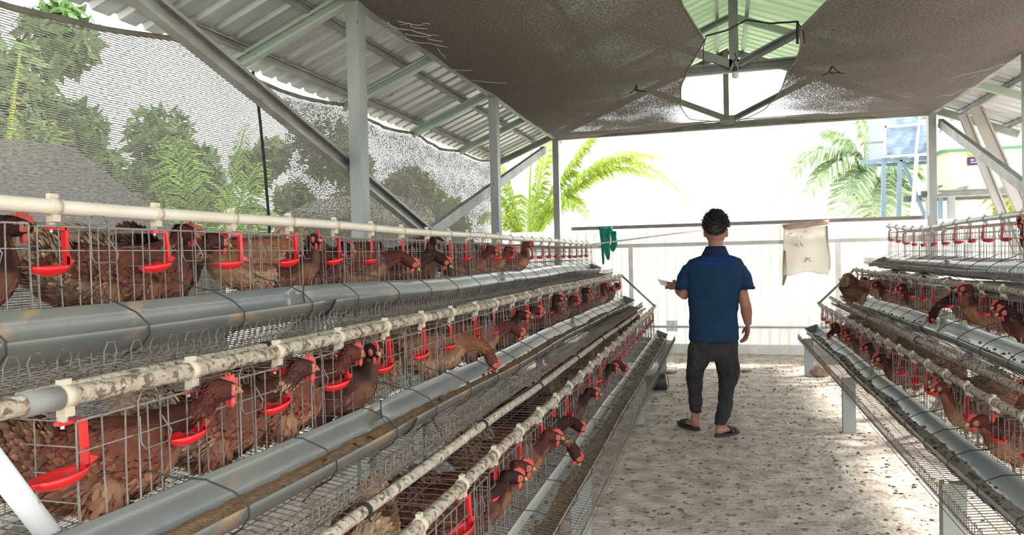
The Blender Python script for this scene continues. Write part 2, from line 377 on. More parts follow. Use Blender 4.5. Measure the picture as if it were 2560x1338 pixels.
# long X braces on the post lines
def brace(x, ya, za, yb, zb, tx, inner):
    b = MB(); b.prism((x, ya, za), (x, yb, zb), cprof(.10, .055, .006, .02), (0, 0, 1))
    tag(b.build('diagonal_brace', 'galv'), tx, 'brace', 'long diagonal braces')
brace(XL-.09, .9, 3.02, 10.2, .18, 'big steel brace falling from the top left corner past the first left post', 1)
brace(XL-.16, 10.05, 2.9, 1.0, .2, 'steel brace falling towards the camera from the far left post top', 1)
brace(XR+.09, 3.2, .2, 10.05, 2.92, 'pale steel brace falling from the far right post in front of the cream tank', 1)

# shade net wall on the left
tp = [(-1.5, 2.58), (1.6, 2.60), (2.6, 2.62), (3.05, 2.665), (3.7, 2.775), (4.5, 2.70), (5.05, 2.70), (5.75, 2.765), (6.5, 2.70), (7.3, 2.745), (8.0, 2.69), (8.7, 2.75), (9.4, 2.72), (10.1, 2.79)]
def lerp(tab, y):
    for (a, p), (b_, q) in zip(tab, tab[1:]):
        if y <= b_: return p+(q-p)*max(0, (y-a))/(b_-a)
    return tab[-1][1]
def netx(y, z): return -3.17+.05*noise.noise(Vector((y*.9, z*.7, 3)))+.02*noise.noise(Vector((y*4, z*1.2, 5)))
def nf(u, v):
    y = -1.5+11.55*u; z = .06+(lerp(tp, y)-.06)*v
    return (netx(y, z), y-(.10*(1-v) if u > .999 else 0), z)
nr = empty('shade_net_wall', (-3.17, 4, 0))
b = MB(); b.grid(160, 24, nf); o = b.build('net_sheet', 'netwall', None, uvf=lambda c: (c.y, c.z)); o.parent = nr; o.matrix_parent_inverse = Matrix.Translation((3.17, -4, 0))
def nf2(u, v):                      # second overlapping length of net towards the far end
    y = 4.9+1.2*(1-v)*u*0+5.12*u; z = .06+(lerp(tp, y)-.08)*v
    return (netx(y, z)-.035, y, z)
b = MB(); b.grid(70, 24, nf2); o = b.build('overlapping_net_sheet', 'netwall2', None, uvf=lambda c: (c.y*.97+.31, c.z*1.03+.1)); o.parent = nr; o.matrix_parent_inverse = Matrix.Translation((3.17, -4, 0))
b = MB(); b.tube([(netx(y, lerp(tp, y))+.006, y, lerp(tp, y)+.004*math.sin(y*9)) for y in [-1.5+i*.1 for i in range(116)]], .016, 6)
o = b.build('rolled_hem', 'nethem', nr); o.matrix_parent_inverse = Matrix.Translation((3.17, -4, 0))
b = MB()
for y in (3.7, 5.75, 7.3, 8.7, 10.0):
    z = lerp(tp, y); b.tube([(-3.15, y, z-.05), (-3.12, y-.01, z+.02), (-3.08, y, z+.07), (-3.15, y+.02, z+.01)], .004, 4)
o = b.build('tie_string', 'strand', nr); o.matrix_parent_inverse = Matrix.Translation((3.17, -4, 0))
tag(nr, 'grey brown see-through shade net hanging as the left wall behind the cages', 'shade net')
b = MB(); b.tube([at(632, 178, x=-2.38), at(641, 225, x=-2.38), at(650, 300, x=-2.38), at(662, 420, x=-2.38), at(672, 545, x=-2.38), at(676, 640, x=-2.38)], .008, 6)
tag(b.build('hanging_rope', 'rope'), 'thick black rope hanging straight down in front of the left net wall', 'rope')

# ceiling nets
lb = [(1640, -140), (1690, -40), (1705, 0), (1735, 50), (1762, 95), (1740, 130), (1718, 170), (1702, 215), (1703, 258), (1722, 288), (1765, 301), (1835, 309)]
rb = [(2180, -140), (2090, -40), (2050, 0), (2003, 55), (2000, 110), (1984, 150), (1968, 178), (1958, 205), (1946, 232), (1915, 264), (1880, 290), (1842, 303)]
def bound(tab):
    P = [at(px, py, z=3.0) for px, py in tab]; P.sort(key=lambda p: p.y)
    P = [(min(p.y, 10.05), p.x) for p in P]; return P
LB, RB = bound(lb), bound(rb)
def ceil_net(edge, xo, y0):
    def fn(u, v):
        y = y0+(10.06-y0)*v; xe = lerp(edge, y); x = xo+(xe-xo)*u
        t = min(1, abs(x-xo)/2.3); endf = min(1, (10.06-y)/2.5)
        sag = .13*math.sin(PI*min(1, t*1.1))*(.35+.65*endf)+.05*abs(math.sin((y-1.25)/2.95*PI))*(.4+.6*t)
        z = 3.035-sag+.015*noise.noise(Vector((x*2.5, y*2.5, 0)))+.006*noise.noise(Vector((x*9, y*6, 2)))
        e_ = max(0, (y-9.3)/.76); z = z*(1-e_)+e_*(3.02+.125*min(1, t*1.9)**2)
        return (x, y, z)
    return fn
for edge, xo, tx in ((LB, XL+.05, 'left'), (RB, XR-.05, 'right')):
    CW_ = []; b = MB(); fn = ceil_net(edge, xo, 1.2); b.grid(44, 110, fn)
    for v_ in b.v:
        x, y, z = v_; e = (lerp(edge, y)-x)*(1 if xo < 0 else -1)
        b.c[b.v.index(v_) if 0 else len(CW_)] = (max(0, 1-abs(y-8.9)/1.3)*max(0, 1-max(0, e)/(.30 if xo < 0 else 1.1))*.75,)*3; CW_.append(1)
    r = b.build('ceiling_shade_net', 'netroof', None, col=True, uvf=lambda c: (c.x*.7+c.y*.7, c.y*.7-c.x*.7))
    b = MB(); b.tube([Vector(fn(1, v/60)) for v in range(61)], .006, 5); b.build('edge_cord', 'nethem', r)
    b = MB()
    if xo < 0:                     # frayed pale threads near the first post
        for k in range(12):
            p = Vector((XL+.08+random.random()*.35, 4.1+random.random()*2.4, 2.97)); q = [p]
            for j in range(6): q.append(q[-1]+Vector((random.uniform(-.01, .09), random.uniform(-.02, .09), random.uniform(-.012, .004))))
            b.tube(q, .0022, 4)
    else:
        for k in range(6):
            p = Vector((XR-.1-random.random()*.25, 6.6+random.random()*2, 2.97)); q = [p]
            for j in range(6): q.append(q[-1]+Vector((random.uniform(-.08, .01), random.uniform(-.02, .08), random.uniform(-.012, .004))))
            b.tube(q, .0022, 4)
    b.build('frayed_thread', 'strand', r)
    for px, py in (((1592, 212),) if xo < 0 else ((2080, 165),)):   # knotted wire tie
        p = at(px, py, z=2.9); b = MB()
        for k in range(4): b.tube([p, p+Vector((random.uniform(-.06, .06), random.uniform(-.03, .03), -.03-.03*random.random())), p+Vector((random.uniform(-.1, .1), 0, -.07))], .005, 4)
        b.build('knot', 'rope', r)
    tag(r, f'dark grey brown shade net stretched overhead, {tx} of the ceiling gap', 'shade net', 'ceiling nets')
# rope across the ceiling gap
b = MB(); A_, B_, C_ = at(1765, 90, z=3.0), at(1866, 50, z=3.25), at(1994, 54, z=3.0)
b.tube([A_, A_.lerp(B_, .5)-Vector((0, 0, .02)), B_, B_.lerp(C_, .5)-Vector((0, 0, .02)), C_], .007, 6)
b.tube([A_, at(1758, 120, z=2.9), at(1760, 175, z=2.85)], .004, 4)
b.tube([C_, at(1994, 110, z=2.85)], .010, 5); b.tube([C_, at(2008, 80, z=2.95), at(2012, 108, z=2.85)], .004, 4)
tag(b.build('tie_rope', 'rope'), 'thin black rope strung across the ceiling gap between the two nets', 'rope')
# bulb
bp_ = at(1838, 178, y=7.05); r = empty('light_bulb', bp_)
b = MB(); b.tube([(0, 0, .17), (.012, 0, .12), (-.012, 0, .08), (.004, 0, .03)], .004, 5); b.build('cord', 'rope', r)
b = MB(); b.tube([(0, 0, .04), (0, 0, -.005)], [.018, .022], 10); b.build('socket', 'black', r)
b = MB(); b.tube([(0, 0, -.003), (0, 0, -.02), (0, 0, -.045), (0, 0, -.062), (0, 0, -.07)], [.014, .03, .034, .024, .005], 14); b.build('bulb', 'bulb', r)
tag(r, 'unlit bulb in a black socket hanging under the dark middle truss', 'light bulb')

# ------------------------------------------------------------------ back fence
FY = 10.28
b = MB(); ys = []; x = -3.3; pr = [(0, 0), (.045, 0), (.06, -.022), (.09, -.022), (.105, 0)]
pts = []
while x < 4.5:
    pts += [(x+dx, FY+dy) for dx, dy in pr]; x += .125
n = len(pts); b.add([(p[0], p[1], z) for z in (.12, 1.74) for p in pts], [(k, k+1, n+k+1, n+k) for k in range(n-1)])
solid(struct(b.build('wall_back', 'fence')), .0015)
def rail(name, x0, x1, z, h, d, m, tx, prof=None):
    b = MB(); b.prism((x0, FY-.03-d/2, z), (x1, FY-.03-d/2, z), cprof(h, d, .005, .012), (0, 0, 1)); return struct(b.build(name, m))
rail('trim_1', -2.05, 2.5, 1.765, .05, .04, 'fencerail', '')
rail('trim_2', -3.2, 4.4, 1.50, .055, .03, 'whitesteel', '')
rail('trim_3', -3.2, 4.4, .36, .035, .05, 'whitesteel', '')
b = MB(); b.box((-3.2, FY-.09, 0), (4.4, FY+.06, .12)); struct(b.build('trim_4', 'whitesteel'))
for k, px in enumerate((1578, 2096)):
    p = at(px, 700, y=FY-.05); b = MB(); b.box((p.x-.03, FY-.075, .38), (p.x+.03, FY-.03, 1.48)); struct(b.build(f'trim_{5+k}', 'whitesteel'))
a, c = at(1475, 612, y=FY-.13), at(1775, 573, y=FY-.10)
b = MB(); b.tube([a, c], .012, 8); tag(b.build('thin_rod', 'whitesteel'), 'thin pale rod leaning across the top of the white fence behind the person', 'rod')
# green cloth on the rail
r = empty('green_cloth', at(1520, 575, y=FY-.1))
o0 = r.location.copy()
def strip(name, pts_l, pts_r, m='greencloth', dy=0):
    b = MB(); n_ = len(pts_l); vs = []
    for j, (l, q) in enumerate(zip(pts_l, pts_r)):
        for i in range(7):
            px = l[0]+(q[0]-l[0])*i/6; py = l[1]+(q[1]-l[1])*i/6
            p = at(px, py, y=FY-.085+dy*.6); p.y += .014*math.sin(i*2.1+j*.5); vs.append(p-o0)
    fs = [(j*7+i, j*7+i+1, (j+1)*7+i+1, (j+1)*7+i) for j in range(n_-1) for i in range(6)]
    b.add(vs, fs, smooth=True); o = b.build(name, m, r); solid(o, .006); return o
strip('folded_top', [(1497, 569), (1499, 585), (1503, 592)], [(1532, 567), (1531, 580), (1524, 590)], dy=.0)
strip('long_fold', [(1499, 583), (1502, 610), (1504, 640), (1506, 662)], [(1514, 583), (1509, 615), (1510, 640), (1510, 660)], dy=.01)
strip('long_fold', [(1500, 585), (1505, 610), (1512, 635), (1518, 650)], [(1526, 585), (1525, 610), (1525, 635), (1523, 650)], dy=-.03)
strip('short_fold', [(1527, 578), (1528, 600), (1526, 625), (1532, 630)], [(1540, 578), (1542, 600), (1543, 612), (1536, 627)], dy=.02)
tag(r, 'torn green cloth draped over the rail at the left of the fence', 'cloth')
# sack hanging on the rail
r = empty('hanging_sack', at(2015, 570, y=FY-.1)); o0 = r.location.copy()
b = MB()
def sk(u, v):
    px = 1959+u*110+(-4*v if u < .5 else 2*v); py = 572-u*6+v*115+(4*math.sin(u*9)*v)
    p = at(px, py, y=FY-.095); p.y += .012*math.sin(u*8+v*3)-.012; return p-o0
b.grid(24, 20, sk); solid(b.build('sack_cloth', 'sack', r), .006)
strip('rolled_top', [(1955, 562), (1958, 570), (1961, 576)], [(2073, 549), (2073, 556), (2068, 562)], 'sackdark', dy=-.03)
strip('torn_strip', [(1960, 625), (1957, 655), (1957, 690), (1956, 715)], [(1964, 628), (1966, 660), (1968, 690), (1960, 712)], 'sackdark', dy=-.02)
strip('torn_strip', [(2064, 565), (2066, 610), (2066, 650), (2068, 690)], [(2069, 565), (2071, 610), (2078, 650), (2077, 668)], 'sack', dy=-.02)
b = MB()
for (x0, y0), (x1, y1) in (((2012, 646), (2028, 645)), ((2012, 656), (2016, 649)), ((2016, 649), (2024, 649)), ((2024, 649), (2028, 656)), ((1974, 585), (1982, 583)), ((1990, 610), (1996, 617)), ((2000, 607), (2008, 617)), ((1988, 614), (1984, 610)), ((2006, 589), (2002, 595)), ((2016, 578), (2012, 580))):
    p, q = at(x0, y0, y=FY-.122)-o0, at(x1, y1, y=FY-.122)-o0; b.tube([p, q], .006, 4)
b.build('faded_print', 'ink', r)
tag(r, 'cream sack with faded print hung over the rail at the right of the fence', 'sack')
p = at(1680, 815, y=FY-.06); r = empty('paper_notice', p); b = MB(); b.box((-.075, 0, -.075), (.075, .004, .075)); b.build('sheet', 'paper', r)
b = MB()
for q in ((-.05, .045, .02, .0), (.0, .05, .02, .012), (.0, .02, .025, .0), (-.01, -.04, .02, .004)): b.box((q[0], -.002, q[1]), (q[0]+q[2], 0, q[1]+.008))
b.build('faded_print', 'ink', r)
tag(r, 'small white paper notice stuck low on the fence left of the person', 'notice')

# ================================================================== CAGE ROWS
TIERS = {  # side: outward sign, [(front x, pipe z near, pipe z far, y start, cages, name)]
    'left': (1, [(-.736, .735, .763, 1.0, 6, 'bottom'), (-1.095, 1.182, 1.137, 1.0, 6, 'middle'), (-1.455, 1.547, 1.520, .03, 7, 'top')]),
    'right': (-1, [(1.035, .785, .790, 2.23, 5, 'bottom'), (1.376, 1.180, 1.165, 2.23, 5, 'middle'), (1.70, 1.560, 1.600, 3.46, 4, 'top')])}
PIT = 1.22; NC = 4; CW = PIT/NC; DEP = .38; HT = .295
YEND = 8.36
def make_cage(s, first):
    """origin at the front bottom edge, near end; runs +y; outward is s*x"""
    r = empty('wire_cage')
    Lc = PIT-.02
    b = MB()                       # front
    k = 0; y = 0.0
    while y <= Lc+1e-6:
        if not (int(round(y/CW)) and abs(y-round(y/CW)*CW) < .02):
            j = .004*math.sin(k*2.3); b.tube([(0, y, 0), (s*.003, y+j, .10), (0, y+j*.5, .2), (0, y, HT)], .0016, 4, False, smooth=False)
        y += Lc/22; k += 1
    for z in (.0, HT-.055, HT): b.wire((0, 0, z), (0, Lc, z), .0018)
    b.build('front_panel', 'wire', r)
    b = MB()
    for k in range(25): b.wire((0, k*Lc/24, HT), (-s*DEP, k*Lc/24, HT))
    for k in range(6): b.wire((-s*DEP*k/5, 0, HT+.002), (-s*DEP*k/5, Lc, HT+.002), .0016)
    b.build('top_grid', 'grid', r)
    b = MB()
    for k in range(45):            # floor with the egg tray rolled out in front
        y = k*Lc/44
        b.tube([(-s*DEP, y, .045), (0, y, 0), (s*.21, y, -.028), (s*.235, y, -.022), (s*.24, y, -.004)], .0019, 4, False, smooth=False)
    for k in range(13): x = -DEP+.62*k/12; b.wire((s*x, 0, -.002+(.045*(-x/DEP) if x < 0 else -.028*x/.21)), (s*x, Lc, -.002+(.045*(-x/DEP) if x < 0 else -.028*x/.21)), .0015)
    b.wire((s*.24, 0, -.004), (s*.24, Lc, -.004), .002)
    # loops standing on the lip of the tray
    for k in range(22):
        y = (k+.5)*Lc/22; lean = .006*math.sin(k*3.1)
        b.tube([(s*.235, y-.013, -.01), (s*.235, y-.016+lean, .022), (s*.237, y-.008+lean, .040), (s*.237, y+.008+lean, .040), (s*.235, y+.016+lean, .022), (s*.235, y+.013, -.01)], .0015, 4, False)
    b.build('floor_grid', 'grid', r)
    b = MB()
    for k in range(23): b.wire((-s*DEP, k*Lc/22, .045), (-s*DEP, k*Lc/22, HT))
    for z in (.045, .10, .15, .2, .25, HT): b.wire((-s*DEP, 0, z), (-s*DEP, Lc, z))
    b.build('back_panel', 'wire', r)
    pm = None
    for c in range(NC+1):          # partitions between the cells
        y = min(Lc, c*CW)
        if pm is None:
            b = MB()
            for z in (.0, .05, .10, .15, .20, .25, HT): b.wire((0, 0, z), (-s*DEP, 0, max(z, .045) if z < .045 else z), .0015)
            for x in (0, .095, .19, .285, .38): b.wire((-s*x, 0, .045*x/DEP), (-s*x, 0, HT), .0018 if x in (0, .38) else .0013)
            pm = b.build('partition', 'wire', r)
            p_ = pm
        else:
            p_ = pm.copy(); COL.objects.link(p_); p_.parent = r
        p_.location = (0, y, 0)
    dm = None
    for c in range(NC):            # sliding door: bent wire loop hooked over the front
        if dm is None:
            b = MB()
            b.tube([(s*.006, -.028, .04), (s*.006, -.028, HT+.01), (s*.008, -.018, HT+.030), (s*.008, .012, HT+.030), (s*.006, .028, HT+.01), (s*.006, .028, .04)], .0020, 4, False)
            b.tube([(s*.009, .028, HT-.03), (s*.012, .05, HT-.065), (s*.012, .045, HT-.085), (s*.012, -.02, HT-.085), (s*.012, -.03, HT-.07), (s*.009, -.028, HT-.02)], .0019, 4, False)
            dm = b.build('door_wire', 'wire', r); d_ = dm
        else:
            d_ = dm.copy(); COL.objects.link(d_); d_.parent = r
        d_.location = (0, (c+.5)*CW+.01, 0)
    return r
def pipe_z(t, y): return t[1]+(t[2]-t[1])*(y-1)/7.4
def floor_z(t, y): return pipe_z(t, y)-.045-HT
protos = {s_: make_cage(TIERS[s_][0], True) for s_ in TIERS}
used = {}
for side, (s, ts) in TIERS.items():
    for t in ts:
        for k in range(t[4]):
            y = t[3]+k*PIT*(YEND-t[3])/(PIT*t[4]) if t[5] != 'top' or side != 'left' else .03+k*1.215
            z = floor_z(t, y+.6); rot = 0
            if side not in used: o = protos[side]; o.location = (t[0], y, z); used[side] = 1
            else: o = dup(protos[side], (t[0], y, z))
            o.scale = (1, (YEND-t[3])/(PIT*t[4]) if not (t[5] == 'top' and side == 'left') else .996, 1)
            tag(o, f'{ORD[k]} wire cage unit counted from the camera in the {t[5]} tier of the {side} row', 'cage', f'{t[5]} tier cages of the {side} row')

# ------------------------------------------------------------------ pipes, clips, drinkers
def make_drinker():
    r = empty('drinker')
    b = MB()                       # nipple holder
    b.tube([(0, 0, 0), (0, 0, -.014)], .009, 8); b.build('nipple_mount', 'clip', r)
    b = MB(); b.tube([(0, 0, -.012), (0, 0, -.026)], .0035, 6); b.build('nipple_pin', 'strut', r)
    b = MB(); H = -.108            # L arm: flat bracket over and down
    b.prism((0, -.012, -.016), (0, .040, -.016), rprof(.012, .007), (1, 0, 0))
    b.prism((0, .040, -.013), (0, .046, H+.006), rprof(.012, .010), (1, 0, 0))
    b.add([(-.006, .040, H+.03), (-.006, .068, H+.018), (-.006, .040, H), (.006, .040, H+.03), (.006, .068, H+.018), (.006, .040, H)], [(0, 1, 2), (3, 5, 4), (0, 3, 4, 1), (1, 4, 5, 2), (2, 5, 3, 0)])
    b.build('arm', 'red', r)
    b = MB(); rings = []
    N_ = 16
    for k in range(7):             # boat shaped cup
        f = k/6; a_ = -.062+.115*f; ww = .028*math.sqrt(max(.02, 1-(2*f-1)**2)); dd = .024*math.sqrt(max(.03, 1-(2*f-1)**2))
        ring = []
        for q in range(9):
            th = PI*q/8; ring.append((ww*math.cos(th), a_, H-dd*math.sin(th)+.008*(f-.5)+.006))
        rings.append(ring)
    vs = [p for R in rings for p in R]; fs = [(i*9+k, i*9+k+1, (i+1)*9+k+1, (i+1)*9+k) for i in range(6) for k in range(8)]
    b.add(vs, fs, smooth=True); solid(b.build('cup', 'red', r), .003)
    return r
def make_clip(m='clip'):
    b = MB(); b.tube([(0, -.011, 0), (0, .011, 0)], .0212, 10); b.box((-.010, -.010, -.034), (.010, .010, -.018)); b.box((-.008, -.011, .018), (.004, .011, .030))
    return b
dp = make_drinker(); dused = False; clip_me = None
for side, (s, ts) in TIERS.items():
    for t in ts:
        dirty = t[5] != 'top'
        y0 = {'left': {'bottom': 1.0, 'middle': .62, 'top': -.1}, 'right': {'bottom': 2.2, 'middle': 2.2, 'top': 3.4}}[side][t[5]]
        r = empty('water_pipe', (t[0], y0, pipe_z(t, y0)))
        if side == 'left' and t[5] == 'top': m_ = 'pvc'
        elif side == 'right' and t[5] == 'top': m_ = 'strut'
        else: m_ = 'pvcdirty'
        b = MB(); L_ = YEND+.05-y0
        sag = .035 if side == 'right' and t[5] == 'top' else .008
        def pz(y):
            zz = pipe_z(t, y)
            if sag > .02: zz += .03*(y-8)/3 if y > 5 else -.03; zz = pipe_z(t, y)-.035*math.exp(-((y-6.9)/.9)**2)+.02*math.exp(-((y-8.3)/.4)**2)
            return zz+.003*math.sin(y*3.2)
        loc = r.location
        b.tube([(0, y0+L_*i/60-loc.y, pz(y0+L_*i/60)-loc.z) for i in range(61)], .0175, 12); b.build('pipe', m_, r)
        if side == 'left' and t[5] == 'middle':
            b = MB(); b.tube([(0, .90-loc.y, pz(.9)-loc.z), (0, .965-loc.y, pz(.965)-loc.z)], .0215, 14); b.build('coupling', 'grey', r)
        nd = 24 if side == 'left' else 20
        ys_ = []
        yy = (.98 if t[5] == 'middle' else 1.04) if side == 'left' else (2.32 if t[5] != 'top' else 3.6)
        if side == 'left' and t[5] == 'top': yy = 1.29-.3125*2
        while yy < YEND-.05: ys_.append(yy); yy += .3115
        for k, y in enumerate(ys_):
            z = pz(y)
            if clip_me is None: clip_me = make_clip().build('pipe_clip', 'clip', r); c = clip_me
            else: c = clip_me.copy(); COL.objects.link(c); c.parent = r
            c.location = (0, y-loc.y, z-loc.z)
            dl = (t[0]-s*.012, y+.004, z-.032)
            if not dused: o = dp; o.location = dl; dused = True
            else: o = dup(dp, dl)
            jr = random.Random(k*7+int(t[0]*100)); o.rotation_euler = (jr.uniform(-.06, .06), 0, jr.uniform(-.3, .3)+(0 if s > 0 else 0))
            tag(o, f'{ORD[k]} red drinker cup counted from the camera, under the {t[5]} pipe of the {side} row', 'drinker', f'red drinkers of the {t[5]} tier, {side} row')
        tag(r, {'left': {'top': 'clean cream plastic water pipe along the top tier of the left row', 'middle': 'dirty cream water pipe with grey coupling on the middle tier of the left row', 'bottom': 'speckled water pipe along the bottom tier of the left row'},
                'right': {'top': 'white sagging water pipe along the top tier of the right row', 'middle': 'whitish speckled water pipe on the middle tier of the right row', 'bottom': 'crusted water pipe along the bottom tier of the right row'}}[side][t[5]], 'water pipe', 'water pipes')
# second poles lying on the tray lips
def pole(pts_, rad, m_, tx, ties=0):
    r = MB(); r.tube(pts_, rad, 9); o = r.build('support_pole', m_)
    if ties:
        for k in range(ties):
            b = MB()
            f = (k+.5)/ties*(len(pts_)-1); i = int(f); p = Vector(pts_[i]).lerp(Vector(pts_[min(i+1, len(pts_)-1)]), f-i)
            b.tube([p+Vector((0, -.008, 0)), p+Vector((0, .008, 0))], rad+.004, 8); b.tube([p, p+Vector((.012, .01, -.03))], .003, 4); b.tube([p, p+Vector((-.012, -.01, -.025))], .003, 4)
            b.build('black_tie', 'rope', o)
    tag(o, tx, 'pole', 'poles lying on the egg trays')
wob = lambda y, a: a*math.sin(y*1.9)+a*.6*math.sin(y*4.7+1)
pole([(-1.178, .96+i*.31, 1.172-.006*i/8+wob(i*.31, .004)) for i in range(24)], .0165, 'stick', 'crusted pole lying behind the middle water pipe of the left row', 5)
pole([(-.835+wob(i*.3, .006), 1.1+i*.3, .800-.0018*i+wob(i*.3, .008)) for i in range(25)], .0155, 'stick', 'brown crusted pole tied with black string above the bottom tier of the left row', 8)
pole([(1.135+wob(i*.3, .004), 2.3+i*.3, .826+.001*i+wob(i*.3, .004)) for i in range(15)], .0165, 'pvcdirty', 'open ended crusted pole above the bottom tier of the right row, near half', 0)
pole([(1.105+wob(i*.3, .004), 4.0+i*.3, .852+.002*i+wob(i*.3, .004)) for i in range(15)], .0165, 'pvcdirty', 'grey pole above the bottom tier of the right row, far half', 3)
# sloping white pipes
b = MB(); p, q = at(-60, 1100, y=.80), at(150, 1372, y=.98)
b.tube([p, q], .0185, 14); tag(b.build('sloping_pipe', 'strut'), 'white sloping plastic pipe in the near left corner below the middle trough', 'pipe')
for side, (s, ts) in TIERS.items():
    p = Vector((ts[1][0], YEND+.04, ts[1][2])); q = Vector((ts[0][0]+s*.02, YEND+.04, ts[0][2]+.01)); b = MB(); b.tube([p, q], .012, 10); b.tube([q-(q-p)*.06, q], .018, 10)
    tag(b.build('sloping_pipe', 'galv'), f'thin grey sloping pipe at the far end of the {side} cage row', 'pipe')

# ------------------------------------------------------------------ troughs
TP = [(0, 0), (-.001, -.03), (.004, -.06), (.018, -.086), (.040, -.104), (.066, -.110), (.090, -.102), (.108, -.086), (.120, -.066), (.127, -.052)]
for side, (s, ts) in TIERS.items():
    for t in ts:
        wv = lambda y: (.006*math.sin(y*1.3+t[0]*5)+.004*math.sin(y*3.1))
        def lipz(y, t=t):
            zb = pipe_z(t, y)-.232
            if side == 'left' and t[5] == 'bottom': zb = .440+.006*(y-2)
            if side == 'right' and t[5] == 'bottom': zb = .565
            if side == 'right' and t[5] == 'top': zb = 1.295
            return zb+wv(y)
        y0 = {'left': {'bottom': 1.0, 'middle': .75, 'top': -.2}, 'right': {'bottom': 2.1, 'middle': 2.1, 'top': 3.4}}[side][t[5]]
        yE = YEND+(.25 if t[5] == 'bottom' else .10)
        cuts = {'left': {'top': [y0, 2.28, 4.75, yE-.1], 'middle': [y0, 2.15, 5.4, yE], 'bottom': [y0, 4.2, yE]}, 'right': {'top': [y0, 6.3, yE], 'middle': [y0, 5.2, yE], 'bottom': [y0, 5.6, yE]}}[side][t[5]]
        for ci, (ya, yb) in enumerate(zip(cuts, cuts[1:])):
            nm = ['near', 'middle', 'far'][ci] if len(cuts) > 3 else ['near', 'far'][ci]
            r = empty('feed_trough', (t[0], ya, lipz(ya))); loc = r.location.copy()
            b = MB(); ns_ = max(4, int((yb-ya)/.12)); rings = []; ex = .0 if ci == 0 else .0
            for i in range(ns_+1):
                y = ya-(.05 if ci else 0)+(yb-ya+(.05 if ci else 0))*i/ns_; g = 1-.03*(ci % 2)
                tip = 0
                rings.append([(s*(.012+d*g), y-loc.y, lipz(y)+h*g-loc.z-(.003 if ci % 2 else 0)) for d, h in TP])
            n_ = len(TP); vs = [p for R in rings for p in R]
            b.add(vs, [(i*n_+k, i*n_+k+1, (i+1)*n_+k+1, (i+1)*n_+k) for i in range(len(rings)-1) for k in range(n_-1)], smooth=True)
            solid(b.build('trough_body', ('troughlight' if t[5] == 'bottom' else 'trough') if side == 'left' else 'troughR', r), .0035)
            y = ya+.15               # bent tie wires across the trough
            while y < yb-.05:
                z = lipz(y)-loc.z; Y = y-loc.y; b = MB()
                b.tube([(-s*.002, Y-.10, z+.05), (s*.03, Y-.07, z+.030), (s*.07, Y-.02, z+.012), (s*.115, Y+.01, z-.02), (s*.142, Y+.02, z-.05), (s*.142, Y+.02, z-.075), (s*.125, Y+.015, z-.10), (s*.09, Y, z-.120), (s*.05, Y, z-.16)], .0022, 5)
                b.build('tie_wire', 'darkwire', r)
                y += .36
            if ci < len(cuts)-2:
                b = MB(); rr_ = [[(s*(.012+d*1.02), yb-loc.y+dy, lipz(yb)+h*1.03-loc.z) for d, h in TP] for dy in (-.004, .004)]
                vs = [p for R in rr_ for p in R]; b.add(vs, [(k, k+1, n_+k+1, n_+k) for k in range(n_-1)]); solid(b.build('joint_band', 'darkwire', r), .005)
            if ci == len(cuts)-2:    # dark end cap
                b = MB(); y = yb-loc.y; z = lipz(yb)-loc.z
                vs = [(s*(.012+d), y, z+h) for d, h in TP]; b.add(vs, [tuple(range(len(vs)))]); solid(b.build('end_cap', 'grey', r), .004)
            tag(r, f'{nm} length of grey half-pipe feed trough along the {t[5]} tier of the {side} row', 'feed trough', 'half-pipe feed troughs')
        # feed lying inside, one strip per tier
        b = MB(); NY = int((yE-y0)/.022); NX = 9
        lvl = (.082 if t[5] == 'bottom' else .070) if side == 'left' else .084
        def ff(u, v):
            y = y0+.01+(yE-y0-.02)*v; d = .014+.100*u
            depth = -.110+4.2*(d-.064)**2*8.0
            n1 = noise.noise(Vector((y*2.2, t[0]*9, 0))); n2 = noise.noise(Vector((y*26, d*40, t[0]*3))); n3 = noise.noise(Vector((y*60, d*80, 1)))
            h = -lvl+.016*n1+.006*n2+.003*n3-.010*abs(u-.45)*2
            return (t[0]+s*(.012+d), y, lipz(y)+max(h, -.150+.02*n1))
        b.grid(NX, NY, ff)
        if t[5] == 'top': pass
        o = b.build('feed', 'feed' if side == 'left' else 'feedR')
        tag(o, f'{"brown" if side=="left" else "caked greyish"} feed mash lying in the {t[5]} trough of the {side} row', 'feed', None, 'stuff')
# dark clumps of droppings in the bottom troughs
for side, (s, ts) in TIERS.items():
    b = MB()
    for t in ts[:2]:
        for k in range(170 if t[5] == 'bottom' else 40):
            y = random.uniform(2.2 if side == 'right' else 1.4, 8.3); d = random.uniform(.05, .112)
            z = pipe_z(t, y)-.212-.085+.01*random.random()+.25*abs(d-.07)**1*1.0
            q = random.uniform(.003, .011); b.ell((t[0]+s*(.012+d), y, z), (q, q*random.uniform(.8, 1.6), q*.7), 6, 4)
    tag(b.build('droppings', 'clump'), f'dark clumps scattered in the lower troughs of the {side} row', 'droppings', None, 'stuff')

